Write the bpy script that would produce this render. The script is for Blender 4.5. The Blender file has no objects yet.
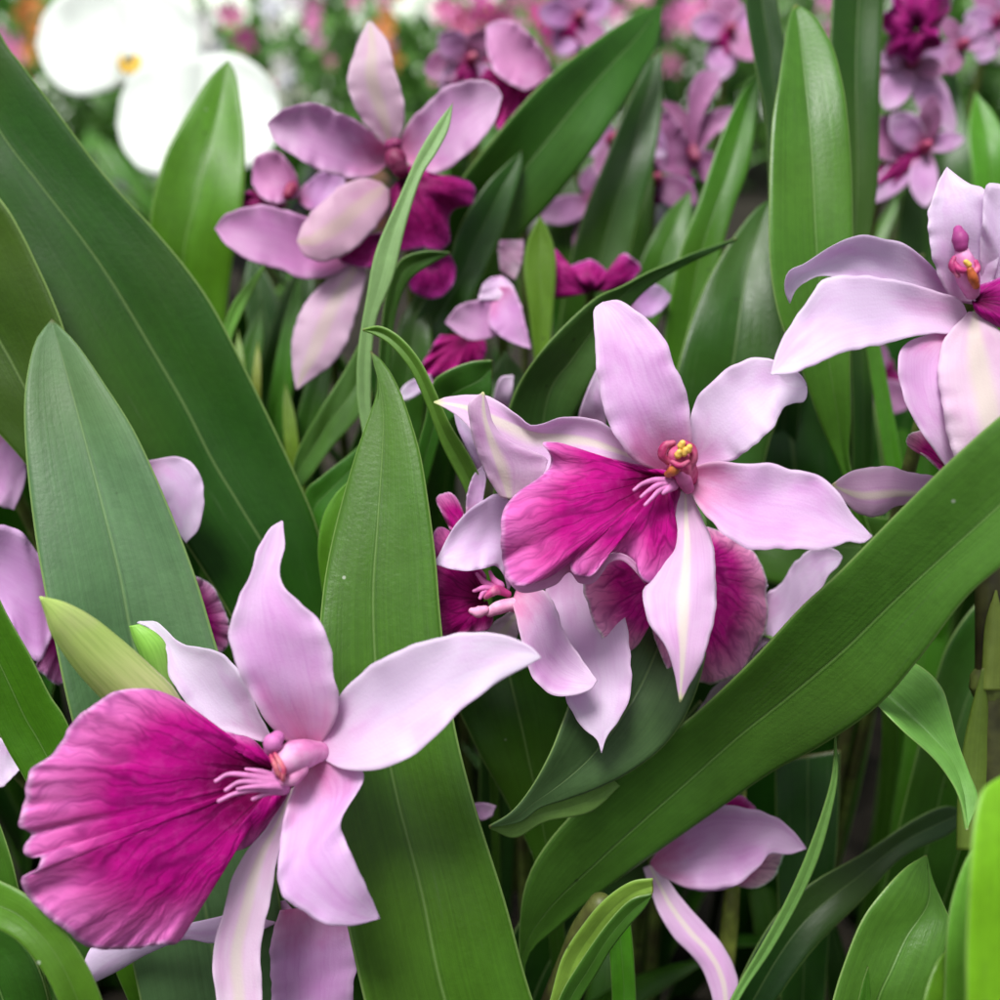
import bpy, math, random
import numpy as np
from mathutils import Vector, Matrix
random.seed(7)
sc = bpy.context.scene
COL = sc.collection
# ------------------------------------------------------------------ camera
F = 500.0 / math.tan(math.radians(25))
PITCH = math.radians(22)
CAMZ = 0.45
cam = bpy.data.cameras.new('camera'); camo = bpy.data.objects.new('camera', cam); COL.objects.link(camo)
camo.location = (0, 0, CAMZ); camo.rotation_euler = (math.radians(90) - PITCH, 0, 0)
cam.sensor_width = 36; cam.angle = math.radians(50); cam.clip_start = 0.01; cam.clip_end = 400
cam.dof.use_dof = True; cam.dof.focus_distance = 0.285; cam.dof.aperture_fstop = 8
sc.camera = camo
FW = np.array([0, math.cos(PITCH), -math.sin(PITCH)]); UP = np.array([0, math.sin(PITCH), math.cos(PITCH)]); RT = np.array([1., 0, 0])
CP = np.array([0, 0, CAMZ])
def P(x, y, d):                    # photo position and distance (cm) -> point in the place
    d = d / 100.0
    return CP + FW * d + RT * ((x - 500) / F * d) - UP * ((y - 500) / F * d)
def lin(c):
    return tuple((v / 255 / 12.92 if v / 255 <= .04045 else ((v / 255 + .055) / 1.055) ** 2.4) for v in c)
# ------------------------------------------------------------------ mesh helpers
def mesh_obj(name, verts, faces, uvs, mat, parent=None, color=None, smooth=True, vcount=None):
    me = bpy.data.meshes.new(name)
    v = np.asarray(verts, float)
    if parent is not None:
        v = v - np.array(parent.location)
    me.from_pydata(v.tolist(), [], faces)
    if uvs is not None:
        lay = me.uv_layers.new(name='UVMap')
        li = np.empty(len(me.loops), np.int32); me.loops.foreach_get('vertex_index', li)
        lay.data.foreach_set('uv', np.asarray(uvs, np.float32)[li].ravel())
    me.materials.append(mat)
    if smooth: me.polygons.foreach_set('use_smooth', [True] * len(me.polygons))
    me.update()
    o = bpy.data.objects.new(name, me); COL.objects.link(o)
    if parent is not None: o.parent = parent
    if color is not None: o.color = (*color, 1)
    return o
def sheet(name, G, UV, th, mat, parent=None, color=None):
    """G: (nv,nu,3) grid of points -> closed thin solid with a rounded rim"""
    nv, nu = G.shape[:2]
    du = np.gradient(G, axis=1); dv = np.gradient(G, axis=0)
    N = np.cross(du, dv); ln = np.linalg.norm(N, axis=2, keepdims=True)
    N = np.where(ln > 1e-14, N / np.maximum(ln, 1e-14), 0)
    for k in (0, nv - 1):
        bad = ln[k, :, 0] < 1e-12
        kk = 1 if k == 0 else nv - 2
        N[k][bad] = N[kk][bad]
    e = np.ones(nu); e[0] = e[-1] = .25; e[1] = e[-2] = .8
    t = th * .5 * e[None, :, None]
    A = (G + N * t).reshape(-1, 3); B = (G - N * t).reshape(-1, 3)
    n = nv * nu; f = []
    for i in range(nv - 1):
        for j in range(nu - 1):
            a = i * nu + j; b = a + 1; c = a + nu + 1; d = a + nu
            f.append((a, b, c, d)); f.append((n + d, n + c, n + b, n + a))
    rim = [j for j in range(nu)] + [i * nu + nu - 1 for i in range(1, nv)] + [(nv - 1) * nu + j for j in range(nu - 2, -1, -1)] + [i * nu for i in range(nv - 2, 0, -1)]
    for k in range(len(rim)):
        a = rim[k]; b = rim[(k + 1) % len(rim)]
        f.append((b, a, n + a, n + b))
    uv = UV.reshape(-1, 2)
    return mesh_obj(name, np.vstack([A, B]), f, np.vstack([uv, uv]), mat, parent, color)
def cr(pts, n):
    """Catmull-Rom through pts, resampled to n points even in arc length"""
    p = np.asarray(pts, float)
    if len(p) == 2:
        return p[0] + (p[1] - p[0]) * np.linspace(0, 1, n)[:, None]
    q = np.vstack([2 * p[0] - p[1], p, 2 * p[-1] - p[-2]])
    out = []
    for i in range(1, len(q) - 2):
        for t in np.linspace(0, 1, 14, endpoint=False):
            a, b, c, d = q[i - 1], q[i], q[i + 1], q[i + 2]
            out.append(.5 * ((2 * b) + (-a + c) * t + (2 * a - 5 * b + 4 * c - d) * t * t + (-a + 3 * b - 3 * c + d) * t ** 3))
    out.append(p[-1]); out = np.array(out)
    s = np.r_[0, np.cumsum(np.linalg.norm(np.diff(out[:, :2], axis=0), axis=1))]
    w = np.linspace(0, s[-1], n)
    return np.stack([np.interp(w, s, out[:, k]) for k in range(out.shape[1])], 1)
def prof(vals, n):
    if np.isscalar(vals): return np.full(n, float(vals))
    v = np.asarray(vals, float)
    x = np.linspace(0, 1, len(v)); w = np.linspace(0, 1, n)
    if len(v) < 3: return np.interp(w, x, v)
    return cr_1d(v, w)
def cr_1d(v, w):
    m = len(v) - 1; out = []
    for t in w:
        i = min(int(t * m), m - 1); f = t * m - i
        a = v[i - 1] if i > 0 else 2 * v[0] - v[1]; b = v[i]; c = v[i + 1]; d = v[i + 2] if i + 2 <= m else 2 * v[-1] - v[-2]
        out.append(.5 * ((2 * b) + (-a + c) * f + (2 * a - 5 * b + 4 * c - d) * f * f + (-a + 3 * b - 3 * c + d) * f ** 3))
    return np.array(out)
def ribbon(name, L, R, D, mat, parent=None, color=None, T=0, C=.12, V=False, m=.5, M=None, nu=17, nv=44, th=.0007,
           ruf=0, rk=5, jit=0, ext=0, seed=0, extdir=(0, .25, -1)):
    rng = np.random.RandomState(seed + int(abs(L[0][0] * 7 + L[-1][1] * 3)) % 9999)
    Lp, Rp = cr(L, nv), cr(R, nv)
    if jit:
        w = np.linspace(0, 1, nv)
        for Q in (Lp, Rp):
            k = sum(rng.uniform(-1, 1) / (1 + .4 * i) * np.sin(w * (7 + i * 6) * 3 + rng.uniform(0, 6)) for i in range(4))
            n_ = (Rp - Lp); n_ = n_ / np.maximum(np.linalg.norm(n_, axis=1, keepdims=True), 1)
            Q += n_ * (k * jit * min(1, np.max(np.linalg.norm(Rp - Lp, axis=1)) / 70) * np.sin(np.pi * w) ** .5)[:, None]
    Mp = cr(M, nv) if M is not None else Lp + (Rp - Lp) * m
    D_, T_, C_ = prof(D, nv), prof(T, nv), prof(C, nv)
    us = np.linspace(-1, 1, nu)
    G = np.zeros((nv, nu, 3)); UV = np.zeros((nv, nu, 2))
    ph = rng.uniform(0, 6, 4)
    # keep the sheet off a screen-parallel plane: gentle body waves along each piece
    for i in range(nv):
        W = np.linalg.norm(Rp[i] - Lp[i]) * D_[i] / F        # cm
        v = i / (nv - 1)
        for j, u in enumerate(us):
            E = Rp[i] if u > 0 else Lp[i]
            xy = Mp[i] + (E - Mp[i]) * abs(u)
            a = abs(u)
            pz = (math.sqrt(a * a + .004) - .063) if V else a * a
            dd = D_[i] + T_[i] * u * W / 2 - C_[i] * W * pz
            if ruf: dd += ruf * min(1, W / 2.6) * a ** 3 * (math.sin(rk * 6.28 * v + ph[0 if u > 0 else 1]) + .5 * math.sin(rk * 11.3 * v + ph[2 if u > 0 else 3])) * math.sin(math.pi * min(1, v * 1.0)) ** .5
            dd += .022 * W * math.sin(9 * v + 2.2 * u + ph[0]) + .010 * W * math.sin(17 * v - 4 * u + ph[1])
            G[i, j] = P(xy[0], xy[1], dd)
            UV[i, j] = ((u + 1) / 2, v)
    if ext:
        c0 = G[-1].mean(0); c1 = G[-5].mean(0); d = c0 - c1; d /= np.linalg.norm(d); tgt = np.array(extdir, float); tgt /= np.linalg.norm(tgt)
        cs = G[-1] - c0; c = c0.copy(); st = .02; rows = []; uvr = []
        vv = 1.0; L0 = sum(np.linalg.norm(G[i + 1].mean(0) - G[i].mean(0)) for i in range(nv - 1))
        for k in range(40):
            d = d * .82 + tgt * .18; d /= np.linalg.norm(d)
            c = c + d * st; vv += st / L0
            rows.append(c + cs * max(.35, 1 - .035 * (k + 1))); r = UV[-1].copy(); r[:, 1] = vv; uvr.append(r)
            if c[2] < .0: break
        G = np.concatenate([G, np.array(rows)]); UV = np.concatenate([UV, np.array(uvr)])
    return sheet(name, G, UV, th, mat, parent, color)
def fan(name, base, out, mat, parent=None, color=None, slope=(0, 0), bulge=0, deep=0, ruf=.25, rk=9, nt=150, ns=34, th=.0006, seed=1, closed=False, curl=0, jit=1.2, fold=0):
    """a lip: sheet spreading from its throat (base) to a traced frilly outline"""
    rng = np.random.RandomState(seed)
    O = cr(out, nt); ss = np.linspace(.04, 1, ns); d0 = base[2]
    t = np.linspace(0, 1, nt)
    ph = rng.uniform(0, 6, 6)
    wave = np.sin(rk * 3.6 * t + ph[0] + 2.2 * np.sin(5 * t + ph[3])) + .55 * np.sin(rk * 7.3 * t + ph[1] + 2 * np.sin(7 * t)) + .22 * np.sin(rk * 13 * t + ph[2])
    fine = np.convolve(rng.uniform(-1, 1, nt + 4), np.ones(5) / 5, 'same')[2:-2] * 1.6
    G = np.zeros((nt, ns, 3)); UV = np.zeros((nt, ns, 2))
    win = np.minimum(1, np.minimum(t, 1 - t) * 12)
    sz = min(1.2, max(np.ptp(O[:, 0]), np.ptp(O[:, 1])) / 200.0)
    frill = np.sin(2 * math.pi * t * 41 * sz + 3 * np.sin(11 * t) + ph[5]) * (.6 + .4 * np.sin(17 * t + ph[2]))
    O[:, :2] += 0
    for i in range(nt):
        r = np.array([O[i, 0] - base[0], O[i, 1] - base[1]]); rl = np.linalg.norm(r) + 1e-6
        off = r / rl * (fine[i] * jit + frill[i] * .45 * sz) * win[i]
        ed = O[i, 2] if O.shape[1] > 2 else 0
        for j, s in enumerate(ss):
            x = base[0] + r[0] * s + off[0] * s ** 6; y = base[1] + r[1] * s + off[1] * s ** 6
            dd = d0 + slope[0] * (x - base[0]) / 100 + slope[1] * (y - base[1]) / 100
            dd += -bulge * math.sin(math.pi * s ** .8) * (.6 + .4 * math.sin(3.1 * t[i])) + deep * (1 - s) ** 2 + curl * s ** 4
            dd += ruf * s ** 4.5 * wave[i] * win[i] * .9 + ed * s ** 2
            dd += fold * s * math.cos(2 * math.pi * t[i] * 2)
            dd += sz * .010 * s * math.sin(2 * math.pi * t[i] * 13 + 4 * s + 2 * math.sin(9 * t[i])) + sz * .045 * s ** 10 * frill[i]
            G[i, j] = P(x, y, dd); UV[i, j] = (t[i], s)
    return sheet(name, G, UV, th, mat, parent, color)
def tube(name, pts, rad, mat, parent=None, color=None, n=12, world=False, sub=6):
    """tapered round body through pts (x, y, depth cm); rad in cm"""
    p = np.array([P(*q) if not world else q for q in pts], float)
    q = np.vstack([2 * p[0] - p[1], p, 2 * p[-1] - p[-2]]); r = np.r_[rad[0], rad, rad[-1]] / 100.0
    C_, R_ = [], []
    for i in range(1, len(q) - 2):
        for t in np.linspace(0, 1, sub, endpoint=False):
            f = lambda a, b, c, d: .5 * ((2 * b) + (-a + c) * t + (2 * a - 5 * b + 4 * c - d) * t * t + (-a + 3 * b - 3 * c + d) * t ** 3)
            C_.append(f(q[i - 1], q[i], q[i + 1], q[i + 2])); R_.append(f(r[i - 1], r[i], r[i + 1], r[i + 2]))
    C_.append(q[-2]); R_.append(r[-1]); C_ = np.array(C_); R_ = np.maximum(np.array(R_), 1e-5)
    tan = np.gradient(C_, axis=0); tan /= np.maximum(np.linalg.norm(tan, axis=1, keepdims=True), 1e-9)
    # rounded caps
    rings = []
    def ring(c, t, r_, ref):
        a = np.cross(t, ref); a /= np.linalg.norm(a) + 1e-12; b = np.cross(t, a)
        return [c + r_ * (math.cos(6.2832 * k / n) * a + math.sin(6.2832 * k / n) * b) for k in range(n)]
    ref = np.array([.3, 1, .2]); ref /= np.linalg.norm(ref)
    for a in (80, 55, 28): rings.append((C_[0] - tan[0] * R_[0] * math.sin(math.radians(a)), tan[0], R_[0] * math.cos(math.radians(a))))
    for c, t, r_ in zip(C_, tan, R_): rings.append((c, t, r_))
    for a in (28, 55, 80): rings.append((C_[-1] + tan[-1] * R_[-1] * math.sin(math.radians(a)), tan[-1], R_[-1] * math.cos(math.radians(a))))
    V_, UV = [], []
    for i, (c, t, r_) in enumerate(rings):
        V_ += ring(c, t, r_, ref); UV += [(k / n, i / (len(rings) - 1)) for k in range(n)]
    f = []
    for i in range(len(rings) - 1):
        for k in range(n):
            f.append((i * n + k, i * n + (k + 1) % n, (i + 1) * n + (k + 1) % n, (i + 1) * n + k))
    f.append(tuple(range(n - 1, -1, -1))); f.append(tuple((len(rings) - 1) * n + k for k in range(n)))
    return mesh_obj(name, V_, f, UV, mat, parent, color)
def root(name, loc, label, cat, group=None):
    o = bpy.data.objects.new(name, None); COL.objects.link(o); o.empty_display_size = .01
    o.location = Vector(loc); o['label'] = label; o['category'] = cat
    if group: o['group'] = group
    return o
def tag(o, label, cat, group=None):
    o['label'] = label; o['category'] = cat
    if group: o['group'] = group
    return o
# ------------------------------------------------------------------ materials
class NT:
    def __init__(s, name):
        s.m = bpy.data.materials.new(name); s.m.use_nodes = True; s.t = s.m.node_tree; s.t.nodes.clear()
    def n(s, typ, ins=None, **kw):
        nd = s.t.nodes.new(typ)
        for k, v in kw.items(): setattr(nd, k, v)
        for k, v in (ins or {}).items():
            sk = nd.inputs[k]
            if isinstance(v, bpy.types.NodeSocket): s.t.links.new(v, sk)
            else: sk.default_value = v
        return nd
    def math(s, op, a, b=0.0, c=None, clamp=False):
        nd = s.n('ShaderNodeMath', {0: a, 1: b}, operation=op, use_clamp=clamp)
        if c is not None: s.n
        if c is not None:
            if isinstance(c, bpy.types.NodeSocket): s.t.links.new(c, nd.inputs[2])
            else: nd.inputs[2].default_value = c
        return nd.outputs[0]
    def ss(s, x, a, b, lo=0.0, hi=1.0):
        return s.n('ShaderNodeMapRange', {'Value': x, 'From Min': a, 'From Max': b, 'To Min': lo, 'To Max': hi}, interpolation_type='SMOOTHSTEP').outputs[0]
    def mix(s, f, a, b, bt='MIX'):
        nd = s.t.nodes.new('ShaderNodeMix'); nd.data_type = 'RGBA'; nd.blend_type = bt; nd.clamp_factor = True
        for k, v in ((0, f), (6, a), (7, b)):
            if isinstance(v, bpy.types.NodeSocket): s.t.links.new(v, nd.inputs[k])
            else: nd.inputs[k].default_value = (*v, 1) if isinstance(v, (tuple, list)) and len(v) == 3 else v
        return nd.outputs[2]
    def noise(s, vec, scale, detail=3, rough=.55, dist=0):
        return s.n('ShaderNodeTexNoise', {'Vector': vec, 'Scale': scale, 'Detail': detail, 'Roughness': rough, 'Distortion': dist}).outputs[0]
    def uv(s):
        u = s.n('ShaderNodeUVMap', uv_map='UVMap').outputs[0]
        x = s.n('ShaderNodeSeparateXYZ', {0: u})
        return u, x.outputs[0], x.outputs[1]
    def vec(s, x, y, z=0.0):
        return s.n('ShaderNodeCombineXYZ', {0: x, 1: y, 2: z}).outputs[0]
    def out(s, col, rough, bump=None, trans=0, tcol=None, spec=.5, sheen=0, bstr=.3, bdist=.001, emis=None):
        ins = {'Base Color': col, 'Roughness': rough, 'Specular IOR Level': spec}
        if bump is not None:
            b = s.n('ShaderNodeBump', {'Height': bump, 'Strength': bstr, 'Distance': bdist}).outputs[0]; ins['Normal'] = b
        p = s.n('ShaderNodeBsdfPrincipled', ins)
        if sheen: p.inputs['Sheen Weight'].default_value = sheen
        sh = p.outputs[0]
        if trans:
            tr = s.n('ShaderNodeBsdfTranslucent', {'Color': tcol if tcol is not None else col})
            sh = s.n('ShaderNodeMixShader', {0: trans, 1: sh, 2: tr.outputs[0]}).outputs[0]
        o = s.n('ShaderNodeOutputMaterial'); s.t.links.new(sh, o.inputs[0])
        return s.m
def m_leaf(name, rough=.4, spec=.36, trans=.22, midrib=1.0, lb=(.74, .80, .36)):
    t = NT(name); uvv, u, v = t.uv()
    oi = t.n('ShaderNodeObjectInfo'); base = t.n('ShaderNodeVectorMath', {0: oi.outputs['Color'], 1: (lb[0], lb[1], lb[2])}, operation='MULTIPLY').outputs[0]
    ob = t.n('ShaderNodeTexCoord').outputs['Object']
    rnd = t.math('MULTIPLY', oi.outputs['Random'], 50.0)
    warp = t.math('MULTIPLY', t.math('SUBTRACT', t.noise(t.vec(u, v, rnd), 3.0, 2), .5), .03)
    uw = t.math('ADD', u, warp)
    st = t.noise(t.vec(t.math('MULTIPLY', uw, 42.0), t.math('MULTIPLY', v, 1.6), rnd), 1.0, 4, .6)
    st2 = t.noise(t.vec(t.math('MULTIPLY', uw, 170.0), t.math('MULTIPLY', v, 2.5), rnd), 1.0, 2, .6)
    blot = t.noise(ob, 28.0, 4, .6)
    fineb = t.noise(ob, 300.0, 3, .65)
    h = t.ss(st, .25, .75, .90, 1.10)
    h2 = t.ss(st2, .3, .7, .95, 1.05)
    hb = t.ss(blot, .3, .7, .90, 1.10)
    hf = t.ss(fineb, .3, .7, .94, 1.06)
    val = t.math('MULTIPLY', t.math('MULTIPLY', h, h2), t.math('MULTIPLY', hb, hf))
    c = t.n('ShaderNodeVectorMath', {0: base, 'Scale': val}, operation='SCALE').outputs[0]
    big = t.noise(ob, 9.0, 2, .5)
    c = t.mix(t.ss(big, .4, .7, 0, .5), c, t.mix(.5, c, (.10, .16, .02)))
    au = t.math('ABSOLUTE', t.math('SUBTRACT', u, .5))
    mr = t.ss(au, .004, .016, 1.0, 0.0)
    pale = t.mix(.55, c, (.26, .38, .14))
    c = t.mix(t.math('MULTIPLY', mr, .5 * midrib), c, pale)
    groove = t.ss(t.math('ABSOLUTE', t.math('SUBTRACT', au, .024)), 0.0, .010, 1.0, 0.0)
    c = t.mix(t.math('MULTIPLY', groove, .35 * midrib), c, t.mix(.6, c, (.01, .03, .008)))
    ed = t.ss(au, .482, .494, 0.0, 1.0)
    c = t.mix(t.math('MULTIPLY', ed, .7), c, (.22, .34, .10))
    tipb = t.ss(v, .0, .012, 1.0, 0.0)
    c = t.mix(t.math('MULTIPLY', tipb, .6), c, (.20, .16, .07))
    sp = t.n('ShaderNodeTexVoronoi', {'Vector': ob, 'Scale': 120.0, 'Randomness': 1.0}); spd = sp.outputs['Distance']; spc = t.n('ShaderNodeSeparateColor', {0: sp.outputs['Color']}).outputs[0]
    m1 = t.math('MULTIPLY', t.ss(spd, .06, .11, 1.0, 0.0), t.math('GREATER_THAN', spc, .94))
    c = t.mix(t.math('MULTIPLY', m1, .5), c, (.015, .02, .006))
    m2 = t.math('MULTIPLY', t.ss(spd, .04, .08, 1.0, 0.0), t.math('LESS_THAN', spc, .05))
    c = t.mix(t.math('MULTIPLY', m2, .7), c, (.45, .5, .4))
    sc1 = t.math('MULTIPLY', t.ss(t.noise(t.vec(t.math('MULTIPLY', u, 9.0), t.math('MULTIPLY', v, 2.2), rnd), 2.0, 5, .7), .60, .72), .5)
    c = t.mix(sc1, c, t.mix(.5, c, (.10, .15, .07)))
    bump = t.math('ADD', t.math('ADD', t.math('MULTIPLY', st, .4), t.math('MULTIPLY', t.noise(ob, 700.0, 2), .45)), t.math('MULTIPLY', mr, -1.2 * midrib))
    rr = t.ss(blot, .3, .7, rough - .06, rough + .1)
    tc = t.n('ShaderNodeMix', data_type='RGBA')
    tcol = t.n('ShaderNodeVectorMath', {0: c, 1: (2.8, 2.6, .8)}, operation='MULTIPLY').outputs[0]
    return t.out(c, rr, bump, trans, tcol, spec, bstr=.35, bdist=.0006)
LEAF = m_leaf('leaf_blade', .36)
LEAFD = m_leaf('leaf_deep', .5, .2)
LEAFT = m_leaf('leaf_front', .5, .42, lb=(.92, .95, .6))
LEAFM = m_leaf('leaf_matte', .5, .45, lb=(.95, .95, .9))
LEAFP = m_leaf('leaf_plain', .45, .36, midrib=.35, lb=(1, .98, .75))
def m_petal(name, tip, mid, base, streak=(.8, .8, .62), sw=0.0, edge=.4, vein=.42, trans=.38, rough=.5, tipg=None, b0=.62):
    t = NT(name); uvv, u, v = t.uv()
    tip, mid, base = lin(tip), lin(mid), lin(base)
    oi = t.n('ShaderNodeObjectInfo'); tint = oi.outputs['Color']; rnd = t.math('MULTIPLY', oi.outputs['Random'], 37.0)
    ob = t.n('ShaderNodeTexCoord').outputs['Object']
    big = t.noise(t.vec(t.math('MULTIPLY', u, 2.2), t.math('MULTIPLY', v, 3.0), rnd), 1.0, 3, .6)
    vv = t.math('ADD', v, t.math('MULTIPLY', t.math('SUBTRACT', big, .5), .35))
    c = t.mix(t.ss(vv, .02, .5), tip, mid)
    c = t.mix(t.ss(vv, b0, 1.05), c, base)
    warp = t.math('MULTIPLY', t.math('SUBTRACT', t.noise(t.vec(u, t.math('MULTIPLY', v, 3.0), rnd), 2.0, 2), .5), .06)
    # veins fan a little: spread toward the middle of the petal
    uw = t.math('ADD', u, warp)
    st = t.noise(t.vec(t.math('MULTIPLY', uw, 26.0), t.math('MULTIPLY', v, 1.7), rnd), 1.0, 4, .6)
    st2 = t.noise(t.vec(t.math('MULTIPLY', uw, 75.0), t.math('MULTIPLY', v, 4.0), rnd), 1.0, 2, .6)
    cv = t.n('ShaderNodeVectorMath', {0: c, 1: (.84, .60, .84)}, operation='MULTIPLY').outputs[0]
    c = t.mix(t.math('MULTIPLY', t.ss(st, .42, .75), vein), c, cv)
    c = t.mix(t.math('MULTIPLY', t.ss(st2, .5, .75), vein * .4), c, cv)
    blot = t.noise(ob, 55.0, 4, .6)
    c = t.mix(t.ss(blot, .45, .75, 0, .35), c, (.80, .72, .84))
    c = t.mix(t.ss(big, .45, .70, 0, .55), c, t.n('ShaderNodeVectorMath', {0: c, 1: (.95, .74, .93)}, operation='MULTIPLY').outputs[0])
    au = t.math('ABSOLUTE', t.math('SUBTRACT', u, .5))
    ed = t.ss(au, .36, .5)
    c = t.mix(t.math('MULTIPLY', ed, edge), c, (.80, .70, .82))
    if sw > 0:
        s1 = t.ss(au, sw * .25, sw, 1.0, 0.0)
        c = t.mix(t.math('MULTIPLY', s1, t.ss(v, .0, .25, .9, .65)), c, streak)
    if tipg: 
        c = t.mix(t.ss(v, .0, .06, 1.0, 0.0), c, lin(tipg))
    c = t.n('ShaderNodeVectorMath', {0: c, 1: tint}, operation='MULTIPLY').outputs[0]
    cell = t.n('ShaderNodeTexVoronoi', {'Vector': ob, 'Scale': 1700.0}).outputs['Distance']
    bump = t.math('ADD', t.math('ADD', t.math('MULTIPLY', st, .35), t.math('MULTIPLY', cell, .3)), t.math('MULTIPLY', blot, 1.3))
    return t.out(c, rough, bump, trans, c, .3, sheen=.15, bstr=.2, bdist=.0007)
PET = m_petal('petal_lilac', (230, 206, 234), (223, 180, 225), (216, 118, 172))
PETW = m_petal('petal_pale', (236, 226, 242), (231, 211, 237), (224, 178, 216), vein=.16)
PETS = m_petal('petal_streaked', (224, 190, 222), (222, 186, 222), (226, 200, 218), sw=.13, tipg=(214, 220, 160))
PETC = m_petal('petal_cream', (230, 216, 226), (226, 206, 222), (214, 190, 206), sw=.2, streak=(.72, .72, .56), vein=.16)
PETD = m_petal('petal_mauve', (202, 148, 190), (196, 138, 180), (178, 96, 150), edge=.2)
def m_lip(name, core=(112, 0, 64), mid=(200, 14, 144), edgec=(234, 132, 206), e0=.73):
    t = NT(name); uvv, u, v = t.uv()
    oi = t.n('ShaderNodeObjectInfo'); tint = oi.outputs['Color']
    ob = t.n('ShaderNodeTexCoord').outputs['Object']
    wob = t.noise(ob, 45.0, 3, .6); wob2 = t.noise(ob, 130.0, 2, .5)
    du = t.math('ADD', t.math('MULTIPLY', t.math('SUBTRACT', wob, .5), .10), t.math('MULTIPLY', t.math('SUBTRACT', wob2, .5), .012))
    uw = t.math('ADD', u, du)
    # main veins: ridged noise across the fan; finer ones join toward the rim
    def ridge(su, sv, z, w):
        w = w * .62
        n = t.noise(t.vec(t.math('MULTIPLY', uw, su), t.math('MULTIPLY', v, sv), z), 1.0, 1.5, .5)
        return t.ss(t.math('ABSOLUTE', t.math('SUBTRACT', n, .5)), 0.0, w, 1.0, 0.0)
    r1 = ridge(14.0, 1.0, 3.0, .085)
    r2 = t.math('MULTIPLY', ridge(31.0, 2.0, 9.0, .09), t.ss(v, .25, .6))
    r3 = t.math('MULTIPLY', ridge(64.0, 4.0, 21.0, .13), t.ss(v, .45, .8))
    r1 = t.math('MULTIPLY', r1, t.ss(v, .98, .78))
    vein = t.math('MAXIMUM', t.math('MAXIMUM', t.math('MULTIPLY', r1, .85), t.math('MULTIPLY', r2, .62)), t.math('MULTIPLY', r3, .42))
    vv = t.math('ADD', v, t.math('MULTIPLY', t.math('SUBTRACT', wob, .5), .22))
    vv = t.math('ADD', vv, t.math('MULTIPLY', t.math('SUBTRACT', wob2, .5), .10))
    core, mid, edgec = lin(core), lin(mid), lin(edgec)
    c = t.mix(t.ss(vv, .10, .48), core, mid)
    c = t.mix(t.ss(vv, e0 - .12, 1.05), c, edgec)
    pale = t.noise(ob, 420.0, 3, .6)
    c = t.mix(t.math('MULTIPLY', t.ss(pale, .45, .7), .13), c, (.75, .12, .48))
    au = t.math('ABSOLUTE', t.math('SUBTRACT', u, .5))
    c = t.mix(t.math('MULTIPLY', t.ss(v, .965, .995), .85), c, (.80, .46, .74))
    dark = t.n('ShaderNodeVectorMath', {0: c, 1: (.34, .12, .36)}, operation='MULTIPLY').outputs[0]
    c = t.mix(t.math('MULTIPLY', vein, .8), c, dark)
    c = t.n('ShaderNodeVectorMath', {0: c, 1: tint}, operation='MULTIPLY').outputs[0]
    bump = t.math('ADD', t.math('MULTIPLY', vein, -.22), t.math('ADD', t.math('MULTIPLY', pale, .7), t.math('MULTIPLY', wob2, .2)))
    return t.out(c, .55, bump, .35, c, .15, sheen=0, bstr=.4, bdist=.0009)
LIP = m_lip('lip_magenta')
LIPD = m_lip('lip_dark', (90, 4, 60), (150, 14, 104), (176, 50, 140), .8)
def m_simple(name, c, rough=.45, trans=.15, var=.25, scale=300, spec=.4, c2=None, sc2=120, bstr=.3):
    t = NT(name); ob = t.n('ShaderNodeTexCoord').outputs['Object']
    tint = t.n('ShaderNodeObjectInfo').outputs['Color']
    n1 = t.noise(ob, scale, 3); n2 = t.noise(ob, sc2, 3)
    l = lin(c); cc = t.mix(t.ss(n1, .3, .7, 0, 1), tuple(x * (1 - var) for x in l), tuple(min(1, x * (1 + var)) for x in l))
    if c2: cc = t.mix(t.ss(n2, .4, .65), cc, lin(c2))
    cc = t.n('ShaderNodeVectorMath', {0: cc, 1: tint}, operation='MULTIPLY').outputs[0]
    return t.out(cc, rough, n1, trans, cc, spec, bstr=bstr, bdist=.0008)
COLM = m_simple('column_pink', (214, 130, 186), .55, .25, .12, 260, c2=(228, 176, 214), sc2=140)
COLR = m_simple('column_rose', (176, 50, 110), .55, .2, .25, 400, c2=(210, 120, 150), sc2=260)
CAP = m_simple('anther_cap', (206, 124, 184), .55, .2, .12, 260)
CREST = m_simple('crest_lilac', (214, 132, 192), .5, .25, .15, 300)
YEL = m_simple('pollen_yellow', (236, 196, 96), .4, .2, .15, 500)
ORG = m_simple('throat_orange', (190, 110, 60), .4, .2, .25, 500)
RED = m_simple('throat_red', (170, 50, 70), .4, .1, .25, 400)
BUDM = NT('bud_skin')
def _bud():
    t = BUDM; uvv, u, v = t.uv(); ob = t.n('ShaderNodeTexCoord').outputs['Object']
    st = t.noise(t.vec(t.math('MULTIPLY', u, 30.0), t.math('MULTIPLY', v, 2.0)), 1.0, 3)
    tint = t.n('ShaderNodeObjectInfo').outputs['Color']
    c = t.mix(t.ss(v, .3, 1.0), lin((196, 222, 124)), lin((212, 212, 156)))
    c = t.mix(t.ss(st, .4, .7, 0, .45), c, lin((150, 186, 84)))
    c = t.mix(t.ss(t.noise(ob, 40.0, 3), .5, .75, 0, .4), c, lin((206, 176, 170)))
    c = t.n('ShaderNodeVectorMath', {0: c, 1: tint}, operation='MULTIPLY').outputs[0]
    return t.out(c, .42, st, .25, c, .4, bstr=.4, bdist=.0006)
BUD = _bud()
STEM = m_simple('stem_skin', (96, 104, 56), .5, .05, .3, 200, c2=(70, 66, 44), sc2=60)
G1 = (1, 1, 1)
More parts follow.
